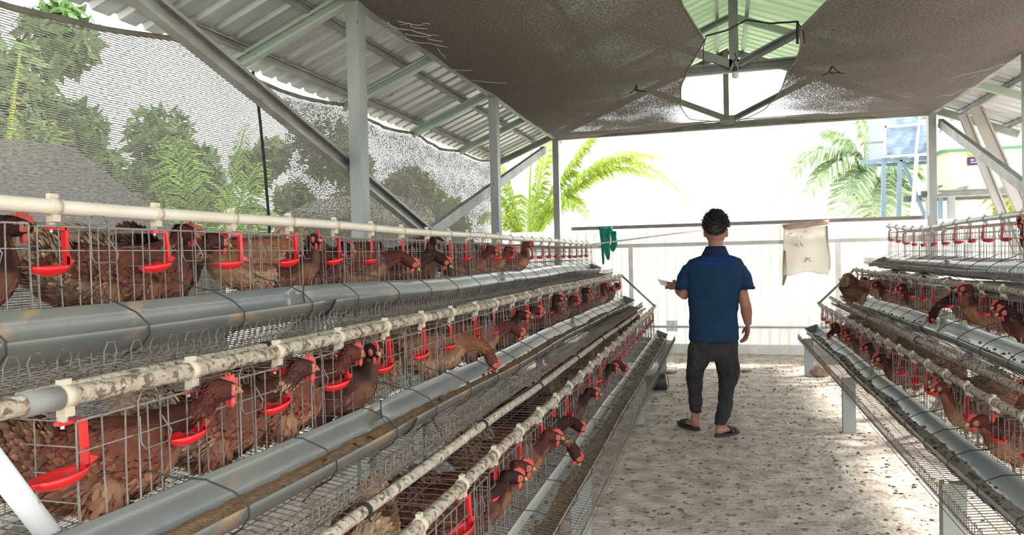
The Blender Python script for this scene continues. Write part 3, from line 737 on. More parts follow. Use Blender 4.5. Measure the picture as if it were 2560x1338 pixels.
# ------------------------------------------------------------------ rack frames
for side, (s, ts) in TIERS.items():
    lx = -.66 if side == 'left' else .925
    for y, tx in ((8.5, 'farthest'), (5.95, 'middle'), (3.4, 'nearest')):
        r = empty('rack_frame', (lx, y, 0)); fx = [t[0] for t in ts]
        zf = [floor_z(t, y) for t in ts]
        b = MB(); b.prism((0, 0, 0), (0, 0, zf[0]-.035), cprof(.09, .055, .006, .02), (1, 0, 0)); b.prism((0, 0, 0), (0, 0, zf[0]-.035), rprof(.02, .05), (1, 0, 0)); b.build('leg', 'galvpost', r)
        for k in range(3):           # cross bearer under each tier
            xo = fx[k]+s*.16-lx if k else 0; xi = fx[k]-s*.42-lx
            b = MB(); b.prism((xo, 0, zf[k]-.050), (xi, 0, zf[k]-.02), cprof(.03, .03, .004, .008), (0, 0, 1)); b.build('bearer', 'galv', r)
        b = MB(); b.prism((fx[2]-s*.42-lx, 0, 0), (fx[2]-s*.42-lx, 0, zf[2]+.3), cprof(.06, .04, .005, .012), (1, 0, 0)); b.build('leg', 'galvpost', r)
        b = MB(); b.prism((fx[1]-s*.40-lx, 0, 0), (fx[1]-s*.40-lx, 0, zf[1]-.02), cprof(.05, .04, .005, .012), (1, 0, 0)); b.build('leg', 'galvpost', r)
        b = MB(); b.prism((fx[0]-s*.40-lx, .04, 0.05), (fx[2]-s*.40-lx, .04, zf[2]-.02), cprof(.045, .03, .005, .012), (0, 0, 1)); b.build('sloping_strut', 'galvpost', r)
        tag(r, f'{tx} grey channel steel frame with short front leg carrying the {side} cage row', 'rack frame', f'frames under the {side} row')

# bent zinc sheets on the right middle tier
def plate(c, l, wd, rz, tilt, tx, zz=.004):
    b = MB(); b.grid(8, 6, lambda u, v: ((u-.5)*wd, (v-.5)*l, .02*math.cos((u-.5)*3)+.012*math.sin(v*5)+(-.03 if u > .95 else 0)))
    o = solid(b.build('zinc_sheet', 'zincplate'), .003); o.location = c; o.rotation_euler = (0, tilt, rz); tag(o, tx, 'metal sheet', 'zinc sheets on the right row')
zt = pipe_z(TIERS['right'][1][1], 6)-.02
plate((1.56, 7.75, zt), .55, .24, .05, -.10, 'small pale zinc sheet on the far end of the right middle cages')
plate((1.58, 6.75, zt), .55, .26, -.06, -.10, 'bright bent zinc sheet lying mid way on the right middle cages')
plate((1.57, 5.15, zt), 1.5, .26, .03, -.12, 'long dull zinc sheet lying nearest on the right middle cages')
b = MB(); b.tube([(1.60, 8.28, 1.20), (1.62, 7.9, 1.21)], .017, 12); tag(b.build('loose_pipe', 'pvcdirty'), 'short open pipe lying at the far end of the right middle cages', 'pipe')
# ================================================================== HENS
# spine stations of the trunk: x, z, half width, half height
TRUNK = [(-.222, .262, .012, .030), (-.200, .262, .026, .048), (-.168, .242, .048, .062), (-.13, .208, .068, .074), (-.075, .187, .086, .086),
         (-.015, .176, .094, .094), (.045, .172, .092, .094), (.095, .182, .078, .082), (.128, .205, .058, .064)]
def srgb(r, g, b_):
    c = [(v/255)**2.2 for v in (r, g, b_)]; l = sum(c)/3
    return tuple((v*.77+l*.23)*.96 for v in c)
PAL = {  # back, wing, belly, neck, neck edge, head, tail
    'red': dict(back=srgb(126, 66, 42), belly=srgb(172, 112, 76), neck=srgb(92, 42, 32), edge=srgb(140, 84, 56), head=srgb(98, 42, 32), tail=srgb(150, 104, 78)),
    'dark': dict(back=srgb(84, 42, 32), belly=srgb(122, 74, 52), neck=srgb(56, 28, 27), edge=srgb(160, 118, 92), head=srgb(58, 28, 28), tail=srgb(104, 66, 50)),
    'laced': dict(back=srgb(112, 62, 42), belly=srgb(142, 88, 62), neck=srgb(86, 46, 34), edge=srgb(214, 172, 132), head=srgb(80, 40, 34), tail=srgb(176, 142, 112)),
    'buff': dict(back=srgb(150, 92, 58), belly=srgb(192, 140, 98), neck=srgb(136, 78, 46), edge=srgb(188, 128, 80), head=srgb(120, 60, 40), tail=srgb(186, 140, 104))}
def make_hen(head, hyaw, hpitch, pal, seed, nf=3600, droop=0):
    P = PAL[pal]; rnd = random.Random(seed)
    st = [(Vector((x, 0, z-droop*max(0, x))), w_, h, 0.0) for x, z, w_, h in TRUNK]
    H = Vector(head); hd = Vector((math.cos(hpitch)*math.cos(hyaw), math.cos(hpitch)*math.sin(hyaw), math.sin(hpitch)))
    p0 = st[-1][0]; L_ = (H-p0).length
    t0 = Vector((.75, 0, .66)).normalized() if H.z > .2 else Vector((1, 0, .15)).normalized()
    nk = H-hd*.028
    c1 = p0+t0*L_*.38; c2 = nk+(Vector((-.25, 0, -.9)) if H.z > .26 else (-hd*.9+Vector((0, 0, .5)))).normalized()*L_*.30
    NN = 7; wn = [.046, .036, .028, .023, .0200, .0195, .0225]; hn = [.052, .041, .032, .026, .0225, .0215, .0250]
    for i in range(1, NN+1):
        f = i/NN; p = p0*(1-f)**3+c1*3*f*(1-f)**2+c2*3*f*f*(1-f)+nk*f**3
        st.append((p, wn[i-1], hn[i-1], hyaw*f*f))
    st += [(H, .0225, .0245, hyaw), (H+hd*.018, .0185, .020, hyaw), (H+hd*.032, .0115, .0125, hyaw), (H+hd*.038, .006, .006, hyaw)]
    N = len(st); n = 16; rings = []; cols = []; fr = []
    for i, (p, w_, h, ya) in enumerate(st):
        t = (st[min(i+1, N-1)][0]-st[max(0, i-1)][0]).normalized()
        sd_ = Vector((-math.sin(ya), math.cos(ya), 0)); sd_ = (sd_-t*sd_.dot(t)).normalized(); up = t.cross(sd_); 
        fr.append((p, w_, h, sd_, up, t)); R = []
        for k in range(n):
            q = 2*PI*k/n; R.append(p+sd_*(w_*math.cos(q))+up*(h*math.sin(q)))
        rings.append(R)
    def colour(i, q):
        """colour of the plumage at station i, angle q"""
        top = math.sin(q)
        if i <= 2: c = P['tail']
        elif i <= 8:
            c = P['back'] if top > -.25 else P['belly']
            if i <= 4 and top < .3: c = tuple(.5*a+.5*b_ for a, b_ in zip(P['belly'], P['back'] if top > -.2 else P['tail']))
        elif i <= 13: c = P['neck'] if top > -.6 else tuple(.5*a+.5*b_ for a, b_ in zip(P['neck'], P['belly']))
        else: c = P['head']
        return c
    for i in range(N):
        for k in range(n): cols.append(tuple(a*.8 for a in colour(i, 2*PI*k/n)))
    b = MB(); b.loft(rings, cols=cols)
    # thighs grow out of the belly
    for sy in (-1, 1):
        c = colour(5, -1.2); pts = [(-.03, sy*.045, .15), (-.02, sy*.052, .115), (-.005, sy*.050, .085), (.0, sy*.048, .066)]; rr = [.050, .044, .026, .012]
        b.tube(pts, rr, 10, True, cols=[c]*40)
        for q_ in range(170):
            f = rnd.random(); j = min(2, int(f*3)); ff_ = f*3-j; p = Vector(pts[j]).lerp(Vector(pts[j+1]), ff_); rd = rr[j]+(rr[j+1]-rr[j])*ff_; an = rnd.uniform(0, 2*PI)
            nn_ = Vector((math.cos(an), math.sin(an), 0)); e = Vector((-math.sin(an), math.cos(an), 0)); d = Vector((-.35, 0, -1))+nn_*.25; ln = rnd.uniform(.016, .028); wd = .006; q0 = p+nn_*(rd-.001)
            cc = tuple(x*rnd.uniform(.8, 1.2) for x in c)
            b.add([q0-e*wd*.5, q0+e*wd*.5, q0+d*ln*.6+e*wd, q0+d*ln*.6-e*wd, q0+d*ln+e*wd*.3, q0+d*ln-e*wd*.3], [(0, 1, 2, 3), (3, 2, 4, 5)], 0, [cc]*6, True)
        # folded wing
        R = []
        for f in [0, .12, .3, .5, .7, .86, 1]:
            x = .085-.265*f; z = .215-.012*f+.02*f*f; ww = (.010+.018*math.sin(PI*min(1, f*1.1+.05))); hh = .052*math.sin(PI*(.12+.80*f))**.6*(1-.35*f)
            y = sy*(lerp([(-.3, .02), (-.215, .022), (-.13, .062), (-.015, .086), (.045, .084), (.13, .058)], x)+.001)
            R.append([(x, y+sy*ww*math.cos(2*PI*k/10)*.6, z+hh*math.sin(2*PI*k/10)-droop*max(0, x)) for k in range(10)])
        b.loft(R, cols=[tuple(a*.9 for a in P['back'])]*70)
        for q_ in range(520):
            f = rnd.random()*6; j = min(5, int(f)); k = rnd.randrange(10)
            if math.cos(2*PI*k/10) < -.1: continue
            p = Vector(R[j][k]).lerp(Vector(R[j+1][k]), f-j).lerp(Vector(R[j][(k+1) % 10]).lerp(Vector(R[j+1][(k+1) % 10]), f-j), rnd.random())
            nn_ = Vector((0, sy, .25)).normalized(); d = Vector((-1, sy*.10, -.22+rnd.uniform(-.12, .12))).normalized(); e = nn_.cross(d); ln = rnd.uniform(.020, .034)*(1+.5*f/6); wd = rnd.uniform(.006, .009)
            c0 = tuple(x*rnd.uniform(.72, 1.2) for x in P['back']); tip = tuple(x*rnd.choice([.8, .9, 1.35]) for x in c0); p -= nn_*.001
            b.add([p-e*wd*.5, p+e*wd*.5, p+d*ln*.6+e*wd+nn_*.003, p+d*ln*.6-e*wd+nn_*.003, p+d*ln+e*wd*.3, p+d*ln-e*wd*.3], [(0, 1, 2, 3), (3, 2, 4, 5)], 0, [c0]*4+[tip]*2, True)
    # feathers laid over the skin, pointing to the tail
    for q_ in range(nf):
        i = rnd.choices(range(1, N-4), [3 if j < 9 else 3.4 for j in range(1, N-4)])[0]; f = rnd.random(); q = rnd.uniform(0, 2*PI)
        a, c = fr[i], fr[min(i+1, N-1)]
        p = a[0].lerp(c[0], f); w_ = a[1]+(c[1]-a[1])*f; h = a[2]+(c[2]-a[2])*f; sd_ = a[3].lerp(c[3], f).normalized(); up = a[4].lerp(c[4], f).normalized(); t = a[5].lerp(c[5], f).normalized()
        nrm = (sd_*math.cos(q)/max(w_, .01)+up*math.sin(q)/max(h, .01)).normalized()
        base = p+sd_*(w_*math.cos(q))+up*(h*math.sin(q))-nrm*.002
        wing = 3 <= i <= 7 and abs(math.cos(q)) > .72 and math.sin(q) > -.15
        if wing: base += nrm*.010
        if i <= 2: ln, wd, lift = rnd.uniform(.026, .046), .007, .40
        elif i <= 8: ln, wd, lift = rnd.uniform(.020, .032), rnd.uniform(.0055, .0080), rnd.uniform(.05, .26)
        elif i <= 13: ln, wd, lift = rnd.uniform(.020, .034), rnd.uniform(.0024, .0040), rnd.uniform(.05, .18)
        else: ln, wd, lift = rnd.uniform(.010, .016), .003, rnd.uniform(.1, .3)
        if i <= 4 and math.sin(q) < .1: lift += .16
        d = (-t+nrm*lift+Vector((0, 0, -.25 if 3 <= i <= 9 and not wing else 0))+sd_*rnd.uniform(-.15, .15)).normalized()
        s2 = nrm.cross(d).normalized(); v = rnd.uniform(.78, 1.24)
        c0 = colour(i, q); c0 = tuple(x*v for x in c0)
        if 9 <= i <= 13: tip = P['edge'] if rnd.random() < (.75 if pal == 'laced' else .3) else c0
        elif rnd.random() < .16: tip = tuple(min(1, x*1.7) for x in c0)
        else: tip = tuple(x*.90 for x in c0)
        vs = [base-s2*wd*.5, base+s2*wd*.5, base+d*ln*.55+s2*wd+nrm*.002, base+d*ln*.55-s2*wd+nrm*.002, base+d*ln+s2*wd*.3, base+d*ln-s2*wd*.3]
        b.add(vs, [(0, 1, 2, 3), (3, 2, 4, 5)], 0, [c0, c0, c0, c0, tip, tip], True)
    # fluffy fan of tail feathers
    for k in range(120):
        a_ = rnd.uniform(-1, 1); p = Vector((-.17+rnd.uniform(-.02, .03), a_*.03, .235+rnd.uniform(-.02, .03)))
        d = Vector((-.8, a_*.45, rnd.uniform(-.15, .75))).normalized(); s2 = d.cross(Vector((0, a_+.01, 1))).normalized()
        ln = rnd.uniform(.030, .070); wd = .007; c0 = tuple(x*rnd.uniform(.7, 1.25) for x in P['tail'])
        vs = [p-s2*wd*.5, p+s2*wd*.5, p+d*ln*.6+s2*wd, p+d*ln*.6-s2*wd, p+d*ln+s2*wd*.4, p+d*ln-s2*wd*.4]
        b.add(vs, [(0, 1, 2, 3), (3, 2, 4, 5)], 0, [c0]*6, True)
    r = b.build('hen', 'feather', col=True)
    sdh = Vector((-math.sin(hyaw), math.cos(hyaw), 0)); uph = hd.cross(sdh)
    # beak
    b = MB(); q0 = H+hd*.030+uph*.001
    b.tube([q0, q0+hd*.013-uph*.001, q0+hd*.027-uph*.007], [.0085, .0065, .001], 8); b.tube([q0-uph*.004, q0+hd*.018-uph*.0075], [.006, .001], 6); b.build('beak', 'beak', r)
    # comb, serrated
    b = MB(); KC = .80; cp = [(-.012, .018), (-.016, .034), (-.006, .030), (-.004, .042), (.004, .034), (.008, .047), (.014, .035), (.020, .043), (.025, .030), (.032, .033), (.036, .016), (.034, .004)]
    vs = [H+hd*(x*.9+.004)+uph*(.018+(z-.018)*KC*(1.0 if z > .018 else 1))+sdh*(sg*.003*(1 if z < .03 else .5)) for sg in (-1, 1) for x, z in cp]; m = len(cp)
    b.add(vs, [tuple(range(m)), tuple(range(2*m-1, m-1, -1))]+[((k+1) % m, k, m+k, m+(k+1) % m) for k in range(m)]); b.build('comb', 'comb', r)
    b = MB()
    rot = Matrix((hd, sdh, uph)).transposed()
    for sy in (-1, 1):
        b.ell(H+hd*.012+sdh*(sy*.0165)+uph*.001, (.016, .006, .0135), 12, 8, rot=rot)
    b.build('face', 'face', r)
    for sy in (-1, 1):
        b = MB(); b.ell(H+hd*.022+sdh*(sy*.008)-uph*.024, (.0085, .005, .016), 8, 6, rot=rot); b.build('wattle', 'comb', r)
        b = MB(); b.ell(H+hd*.013+sdh*(sy*.0205)+uph*.005, (.0055, .0035, .0055), 10, 6, rot=rot)
        b.ell(H+hd*.013+sdh*(sy*.0228)+uph*.005, (.0028, .002, .0028), 8, 6, 1, rot=rot); b.build('eye', ['eye', 'pupil'], r)
        b = MB(); b.tube([(0, sy*.048, .085), (.004, sy*.048, .05), (.0, sy*.050, .012)], [.0085, .006, .0065], 8)
        for a_, l in ((0, .058), (.55, .048), (-.55, .048), (PI, .028)):
            e = Vector((math.cos(a_), math.sin(a_)*1, 0)); p = Vector((0, sy*.050, .010))
            b.tube([p, p+e*l*.5+Vector((0, 0, .004)), p+e*l*.85-Vector((0, 0, .003)), p+e*l-Vector((0, 0, .009))], [.006, .0052, .0042, .001], 6)
        b.build('leg', 'shank', r)
    return r
POSE = {'alert': ((.175, 0, .305), 0, -.12), 'look': ((.170, -.01, .292), -1.0, -.05), 'turn': ((.170, .01, .305), 1.0, -.1), 'feed': ((.300, 0, .105), 0, -1.15),
        'reach': ((.285, 0, .190), 0, -.65), 'low': ((.225, 0, .262), .0, -.25), 'crane': ((.235, 0, .300), .15, -.15), 'lean': ((.215, -.115, .300), .10, -.15), 'leanlow': ((.205, -.10, .275), -.05, -.22)}
HP = {}
def hen(pose, pal, x, y, z, heading, label, sc=1.0, group=None, name='hen'):
    k = (pose, pal)
    if k not in HP:
        h, ya, pi_ = POSE[pose]; o = make_hen(h, ya, pi_, pal, hash_(k)); HP[k] = o; HP[k]['n'] = 0
    if HP[k].get('n') == 0: o = HP[k]; o.location = (x, y, z); o.rotation_euler = (0, 0, heading); o.scale = (sc,)*3; HP[k]['n'] = 1
    else: o = dup(HP[k], (x, y, z), heading, sc)
    if 'n' in o and o is not HP[k]: del o['n']
    return tag(o, label, 'hen', group)
def hash_(k): return sum(ord(c)*(i+3) for i, c in enumerate(k[0]+k[1]))
D = math.radians
# hens placed by where the head is seen. side, tier index, head px, head distance out of the cage front, heading in degrees (90 = away), pose, plumage, label
HL = [
 # left row, top tier (index 2)
 ('left', 2, (38, 605), -.06, 80, 'alert', 'dark', 'hen cut by the left photo edge in the top left tier'),
 ('left', 2, (470, 590), -.025, 86, 'lean', 'laced', 'large red brown hen with pale laced neck, nearest full bird in the top left tier'),
 ('left', 2, (548, 660), -.03, 80, 'leanlow', 'laced', 'hen crouching with lowered pale-streaked neck directly right of the large top tier hen'),
 ('left', 2, (790, 615), .02, 20, 'look', 'dark', 'dark hen looking back at the camera from the top left tier under a red cup'),
 ('left', 2, (870, 665), -.06, 70, 'low', 'dark', 'small grey-brown hen resting low behind the wires right of the dark looking hen'),
 ('left', 2, (1030, 712), .09, 62, 'reach', 'red', 'long-necked hen reaching down over the top trough, first of the feeding birds there'),
 ('left', 2, (1083, 608), .00, 55, 'turn', 'dark', 'hen with raised dark neck and red comb behind the reaching top tier hen'),
 ('left', 2, (1112, 700), .09, 20, 'reach', 'dark', 'dark hen pecking straight down into the top trough'),
 ('left', 2, (1235, 640), .06, 50, 'low', 'red', 'brown hen leaning out above the top trough, nearest of the last three top birds'),
 ('left', 2, (1278, 630), .05, 50, 'low', 'red', 'brown hen leaning out above the top trough, middle of the last three top birds'),
 ('left', 2, (1322, 612), .06, 50, 'alert', 'red', 'upright brown hen farthest along the top left tier'),
 # left row, middle tier
 ('left', 1, (560, 980), .045, 80, 'lean', 'red', 'big rusty hen with bright red comb filling the nearest middle tier cage on the left'),
 ('left', 1, (765, 975), .045, 80, 'lean', 'laced', 'dark hen with white-streaked neck, second from the near end of the left middle tier'),
 ('left', 1, (888, 905), .035, 76, 'lean', 'red', 'brown hen with tall red comb, third head along the left middle tier'),
 ('left', 1, (935, 905), .04, 20, 'look', 'dark', 'nearly black hen facing the camera beside the tall-combed brown hen'),
 ('left', 1, (1232, 912), .11, 48, 'feed', 'buff', 'buff hen with its red face down in the middle trough, nearest feeding bird there'),
 ('left', 1, (1298, 872), .09, 55, 'reach', 'red', 'red brown hen bending to the middle trough behind the buff feeding hen'),
 ('left', 1, (1312, 835), .06, 60, 'low', 'dark', 'dark red hen leaning over the middle trough, third of the feeding birds'),
 ('left', 1, (1345, 790), .05, 45, 'low', 'laced', 'pale-laced hen with lowered neck half way along the left middle tier'),
 ('left', 1, (1400, 765), .05, 45, 'alert', 'dark', 'dark hen sticking its neck out after the pale-laced hen, left middle tier'),
 ('left', 1, (1440, 762), .05, 40, 'low', 'red', 'brown hen looking out low beside the dark-necked hen, left middle tier'),
 ('left', 1, (1470, 735), .05, 45, 'alert', 'dark', 'dark upright hen in the farther half of the left middle tier'),
 ('left', 1, (1515, 715), .05, 45, 'alert', 'red', 'rusty upright hen, third from the far end of the left middle tier'),
 ('left', 1, (1530, 735), .06, 50, 'low', 'red', 'rusty hen leaning low, second from the far end of the left middle tier'),
 ('left', 1, (1545, 718), .02, 50, 'low', 'dark', 'hen showing only a red head at the far end of the left middle tier'),
 # left row, bottom tier
 ('left', 0, (1290, 1330), .05, 60, 'low', 'dark', 'dark streaked hen cut by the bottom photo edge in the left bottom tier'),
 ('left', 0, (1310, 1215), .05, 52, 'low', 'red', 'rusty hen with blurred bright head, second nearest in the left bottom tier'),
 ('left', 0, (1385, 1140), .06, 52, 'low', 'red', 'reddish hen looking out over the bottom trough beside the golden-laced hen'),
 ('left', 0, (1440, 1140), .11, 52, 'feed', 'laced', 'golden-laced hen eating with head down in the left bottom trough'),
 ('left', 0, (1448, 1075), .08, 50, 'reach', 'dark', 'dark red hen bending to the bottom trough behind the golden-laced hen'),
 ('left', 0, (1485, 1020), .07, 50, 'low', 'dark', 'dark hen with rusty neck thrust across the left bottom trough'),
 ('left', 0, (1535, 965), .06, 48, 'low', 'dark', 'dark hen in the middle pair leaning from the left bottom tier, nearer one'),
 ('left', 0, (1560, 945), .07, 48, 'reach', 'red', 'reddish hen in the middle pair leaning from the left bottom tier, farther one'),
 ('left', 0, (1560, 795), -.15, 60, 'alert', 'dark', 'dark hen with head above the poles at the far end of the left bottom tier'),
 ('left', 0, (1590, 795), -.10, 30, 'alert', 'laced', 'speckled hen with raised head beside the dark one at the far bottom left'),
 # right row
 ('right', 2, (2556, 580), .0, 200, 'alert', 'dark', 'hen just entering the photo at the right edge in the top right tier'),
 ('right', 1, (2158, 700), .03, 215, 'low', 'red', 'small rusty hen at the far end of the right middle tier'),
 ('right', 1, (2188, 715), .07, 215, 'low', 'dark', 'dark brown hen behind the loose hen, right middle tier'),
 ('right', 1, (2250, 720), .07, 210, 'low', 'dark', 'dark brown hen with red face, third from the far end of the right middle tier'),
 ('right', 1, (2330, 795), .10, 200, 'feed', 'dark', 'black-brown hen stretching down into the right middle trough'),
 ('right', 1, (2408, 722), .07, 225, 'alert', 'red', 'tall red brown hen with pale breast edge standing in the right middle tier'),
 ('right', 1, (2495, 765), .06, 215, 'low', 'dark', 'dark hen hidden partly by a paler-headed neighbour, right middle tier'),
 ('right', 1, (2510, 790), .08, 205, 'low', 'dark', 'dark hen with pink pale head, nearest visible in the right middle tier'),
 ('right', 0, (2075, 855), .10, 215, 'reach', 'dark', 'small dark hen pecking at the far end of the right bottom trough'),
 ('right', 0, (2085, 830), .05, 215, 'low', 'red', 'rusty hen at the far end of the right bottom tier, farthest head'),
 ('right', 0, (2112, 845), .04, 215, 'low', 'red', 'rusty hen beside the farthest head in the right bottom tier'),
 ('right', 0, (2122, 880), .08, 212, 'low', 'red', 'hen with bright red comb, third from the far end of the right bottom tier'),
 ('right', 0, (2165, 895), .05, 212, 'low', 'dark', 'dark brown hen half hidden, fourth from the far end of the right bottom tier'),
 ('right', 0, (2195, 910), .08, 212, 'low', 'dark', 'dark hen with orange face, fifth from the far end of the right bottom tier'),
 ('right', 0, (2345, 970), .07, 215, 'crane', 'red', 'red brown hen with raised head and comb, second nearest on the right'),
 ('right', 0, (2345, 1020), -.02, 215, 'low', 'dark', 'darker hen peeping out beneath the second nearest right hen'),
 ('right', 0, (2440, 1082), .06, 205, 'low', 'red', 'large rusty hen with red comb, nearest bird at the lower right'),
 ('right', 0, (2552, 950), -.14, 215, 'alert', 'red', 'hen whose red head shows at the right photo edge above the poles'),
]
taken = []
for side, ti, (px, py), out, head_deg, pose, pal, lab in HL:
    s, ts = TIERS[side]; t = ts[ti]
    hx = t[0]+s*out; hp = at(px, py, x=hx); sc = .96
    a = D(head_deg); (hxl, hyl, hzl), _, _ = POSE[pose]
    ctr = 0 if s > 0 else PI
    while hxl*math.cos(a-ctr)-hyl*math.sin(a-ctr) < out+.12/sc and abs(a-ctr) > .25 and head_deg not in (90,): a = ctr+(a-ctr)*.95
    rx = hp.x-sc*(hxl*math.cos(a)-hyl*math.sin(a)); ry = hp.y-sc*(hxl*math.sin(a)+hyl*math.cos(a))
    ry = min(ry, YEND-.1)
    inn = (t[0]-rx)*s
    fz = floor_z(t, ry)+.045*max(0, min(1, inn/DEP))+.004
    zz = hp.z-sc*hzl; zz = max(fz-.02, min(fz+.045, zz))
    hen(pose, pal, rx, ry, zz, a, lab, sc); taken.append((side, ti, ry, rx))
t_ = TIERS['left'][1][2]; p = at(640, 665, x=-1.62)
hen('low', 'buff', -1.62, p.y-.03, floor_z(t_, p.y)+.03, D(248), 'fluffy buff hen turned tail outward between the crouching hen and the dark looking hen', .98); taken.append(('left', 2, p.y, -1.6))
# birds seen only as bodies behind the wires
rb_ = random.Random(5); cnt = {}
HOW = {'alert': 'standing', 'low': 'crouching', 'crane': 'stretching', 'look': 'looking round'}
for side, ti, ya, yb, st_ in (('left', 2, .3, 5.2, .33), ('left', 1, 1.5, 8.0, .31), ('left', 0, 1.25, 8.1, .31), ('right', 1, 3.6, 8.0, .40), ('right', 0, 2.5, 8.0, .36)):
    s, ts = TIERS[side]; t = ts[ti]; y = ya; k = 0
    while y < yb:
        yy = y+rb_.uniform(-.05, .05); inn = rb_.uniform(.20, .27)
        if not any(a_ == side and b_ == ti and abs(c_-yy) < .17 for a_, b_, c_, d_ in taken):
            pose = rb_.choice(['low', 'low', 'alert', 'look']); pal = rb_.choice(['red', 'dark', 'laced', 'buff'])
            ang = rb_.choice([100, 250, 75, 285, 110])
            cw = {'red': 'rusty', 'dark': 'dark brown', 'laced': 'pale-laced', 'buff': 'buff'}[pal]
            hen(pose, pal, t[0]-s*inn, yy, floor_z(t, yy)+.03, D(ang), f'{cw} {HOW[pose]} hen deep inside, {ORD[k]} background bird from the camera, {t[5]} {side} tier', .92, 'hens deep inside the cages')
            taken.append((side, ti, yy, t[0])); k += 1
        y += st_
# the loose hen on top of the right bottom tier
p = at(2140, 775, x=1.08)
hen('reach', 'buff', p.x-.0, p.y, p.z-.0, D(62), 'loose light brown hen standing on the poles above the right bottom tier', .95)
# ================================================================== PERSON
def remesh(o, vs, sm=6):
    m = o.modifiers.new('remesh', 'REMESH'); m.mode = 'VOXEL'; m.voxel_size = vs; m.use_smooth_shade = True
    k = o.modifiers.new('smooth', 'SMOOTH'); k.iterations = sm; k.factor = .5; return o
MY = 5.72
man = empty('person', (-.12, 5.7, 0)); MO = man.location.copy()
def W(px, py, y=MY): return at(px, py, y=y)-MO
def ring(cx, cy, cz, hw, hd_, n=20, sq=1.0, tilt=0):
    out = []
    for k in range(n):
        q = 2*PI*k/n; c, s_ = math.cos(q), math.sin(q)
        c = math.copysign(abs(c)**sq, c); s_ = math.copysign(abs(s_)**sq, s_)
        out.append((cx+hw*c, cy+hd_*s_, cz+tilt*hw*c))
    return out
def band(rows, depth, sq=.85, dy=None, n=24):
    """rows: (py, left px, right px); returns rings"""
    R = []
    for i, (py, l, r_) in enumerate(rows):
        a, b_ = W(l, py), W(r_, py); R.append(ring((a.x+b_.x)/2, (dy[i] if dy else 0)+MY-MO.y, (a.z+b_.z)/2, (b_.x-a.x)/2, depth[i], n, sq))
    return R
Y0 = MY-MO.y
# --- body: one skin
b = MB()
hc = W(1789, 577); b.ell((hc.x, Y0+.015, hc.z), (.078, .098, .118), 20, 14); b.ell((hc.x, Y0+.055, hc.z-.055), (.055, .062, .062), 14, 10)
b.ell((hc.x, Y0+.118, hc.z-.022), (.013, .018, .022), 8, 6); b.ell((hc.x, Y0+.113, hc.z-.062), (.024, .010, .010), 8, 6); b.ell((hc.x, Y0+.105, hc.z+.018), (.05, .014, .010), 8, 6)
for px in (1761.5, 1817.5):
    e = W(px, 583); b.ell((e.x, Y0-.0, e.z), (.010, .020, .033), 10, 8)
nb = W(1789, 618); b.tube([(hc.x, Y0, hc.z-.05), (nb.x, Y0-.012, nb.z), (nb.x, Y0-.01, nb.z-.08)], [.054, .056, .075], 16)
torso = [(648, 1755, 1822), (668, 1735, 1842), (710, 1732, 1841), (770, 1734, 1836), (830, 1734, 1840), (870, 1732, 1842)]
b.loft(band(torso, [.07, .095, .105, .098, .10, .10]))
shL, elL, haL = W(1734, 676), W(1708, 738), W(1678, 718, 5.95)
wrL = W(1692, 716, 5.90)
b.tube([shL, shL.lerp(elL, .5), elL, elL.lerp(wrL, .45)+Vector((0, 0, 0)), wrL], [.040, .042, .043, .040, .026], 14)
shR, elR, wrR = W(1842, 676), W(1864, 765), W(1870, 812, 5.75)
b.tube([shR, shR.lerp(elR, .5), elR+Vector((0, -.01, 0)), elR.lerp(wrR, .35), elR.lerp(wrR, .75), wrR], [.040, .042, .041, .042, .032, .026], 14)
def hand(wr, d, side_, curl, sc=1.0, flip=1):
    """palm plus four bent fingers and a thumb; d = pointing direction, side_ = towards the thumb, curl direction = d x side"""
    d = Vector(d).normalized(); a = Vector(side_); a = (a-d*a.dot(d)).normalized(); n_ = d.cross(a)*flip
    rot = Matrix((a, n_, d)).transposed(); pc = wr+d*.048
    b.ell(pc, (.040*sc, .016*sc, .055*sc), 14, 10, rot=rot)
    for k, (off, ln) in enumerate(((.027, .066), (.010, .074), (-.008, .070), (-.025, .054))):
        p = wr+d*.088*sc+a*off*sc; q = [p]; dd = d.copy()
        for j, f in enumerate((.42, .33, .25)):
            dd = (dd*math.cos(curl[j])+n_*math.sin(curl[j])).normalized(); q.append(q[-1]+dd*ln*f*sc)
        b.tube(q, [.0092*sc, .0088*sc, .0080*sc, .0066*sc], 8)
    p = wr+d*.030*sc+a*.030*sc; b.tube([p, p+(a*.7+d*.7).normalized()*.036*sc+n_*.006, p+(a*.35+d*.9).normalized()*.062*sc+n_*.016], [.013*sc, .0105*sc, .008*sc], 8)
hand(wrR, (-.12, .15, -1), (-.3, .9, 0), (.35, .5, .45), 1.0, -1)
dL = (W(1655, 712, 6.0)-wrL); hand(wrL, dL, (.2, .5, .9), (.15, .5, .6), .95, 1)
# legs under the trousers and bare ankles
LEG = {'L': [(862, 1722, 1780), (900, 1718, 1772), (945, 1716, 1756), (985, 1721, 1752), (1025, 1726, 1750)],
       'R': [(862, 1784, 1842), (900, 1790, 1841), (950, 1801, 1838), (1000, 1799, 1828), (1055, 1794, 1816)]}
for k, dy in (('L', .10), ('R', -.08)):
    R = []
    rows = LEG[k]
    for i, (py, l, r_) in enumerate(rows):
        yy = MY+dy*(i/4)**1.5; a, c = at(l+9, py, y=yy)-MO, at(r_-9, py, y=yy)-MO; R.append(ring((a.x+c.x)/2, yy-MO.y+(.03 if i == 2 else 0), (a.z+c.z)/2, (c.x-a.x)/2, [.075, .066, .045, .045, .036][i], 16))
    b.loft(R)
fLy, fRy = MY+.10, MY-.08
aL, aR = at(1739, 1040, y=fLy)-MO, at(1801, 1068, y=fRy)-MO
footL, footR = Vector((aL.x-.01, fLy-MO.y, 0)), Vector((aR.x, fRy-MO.y, 0))
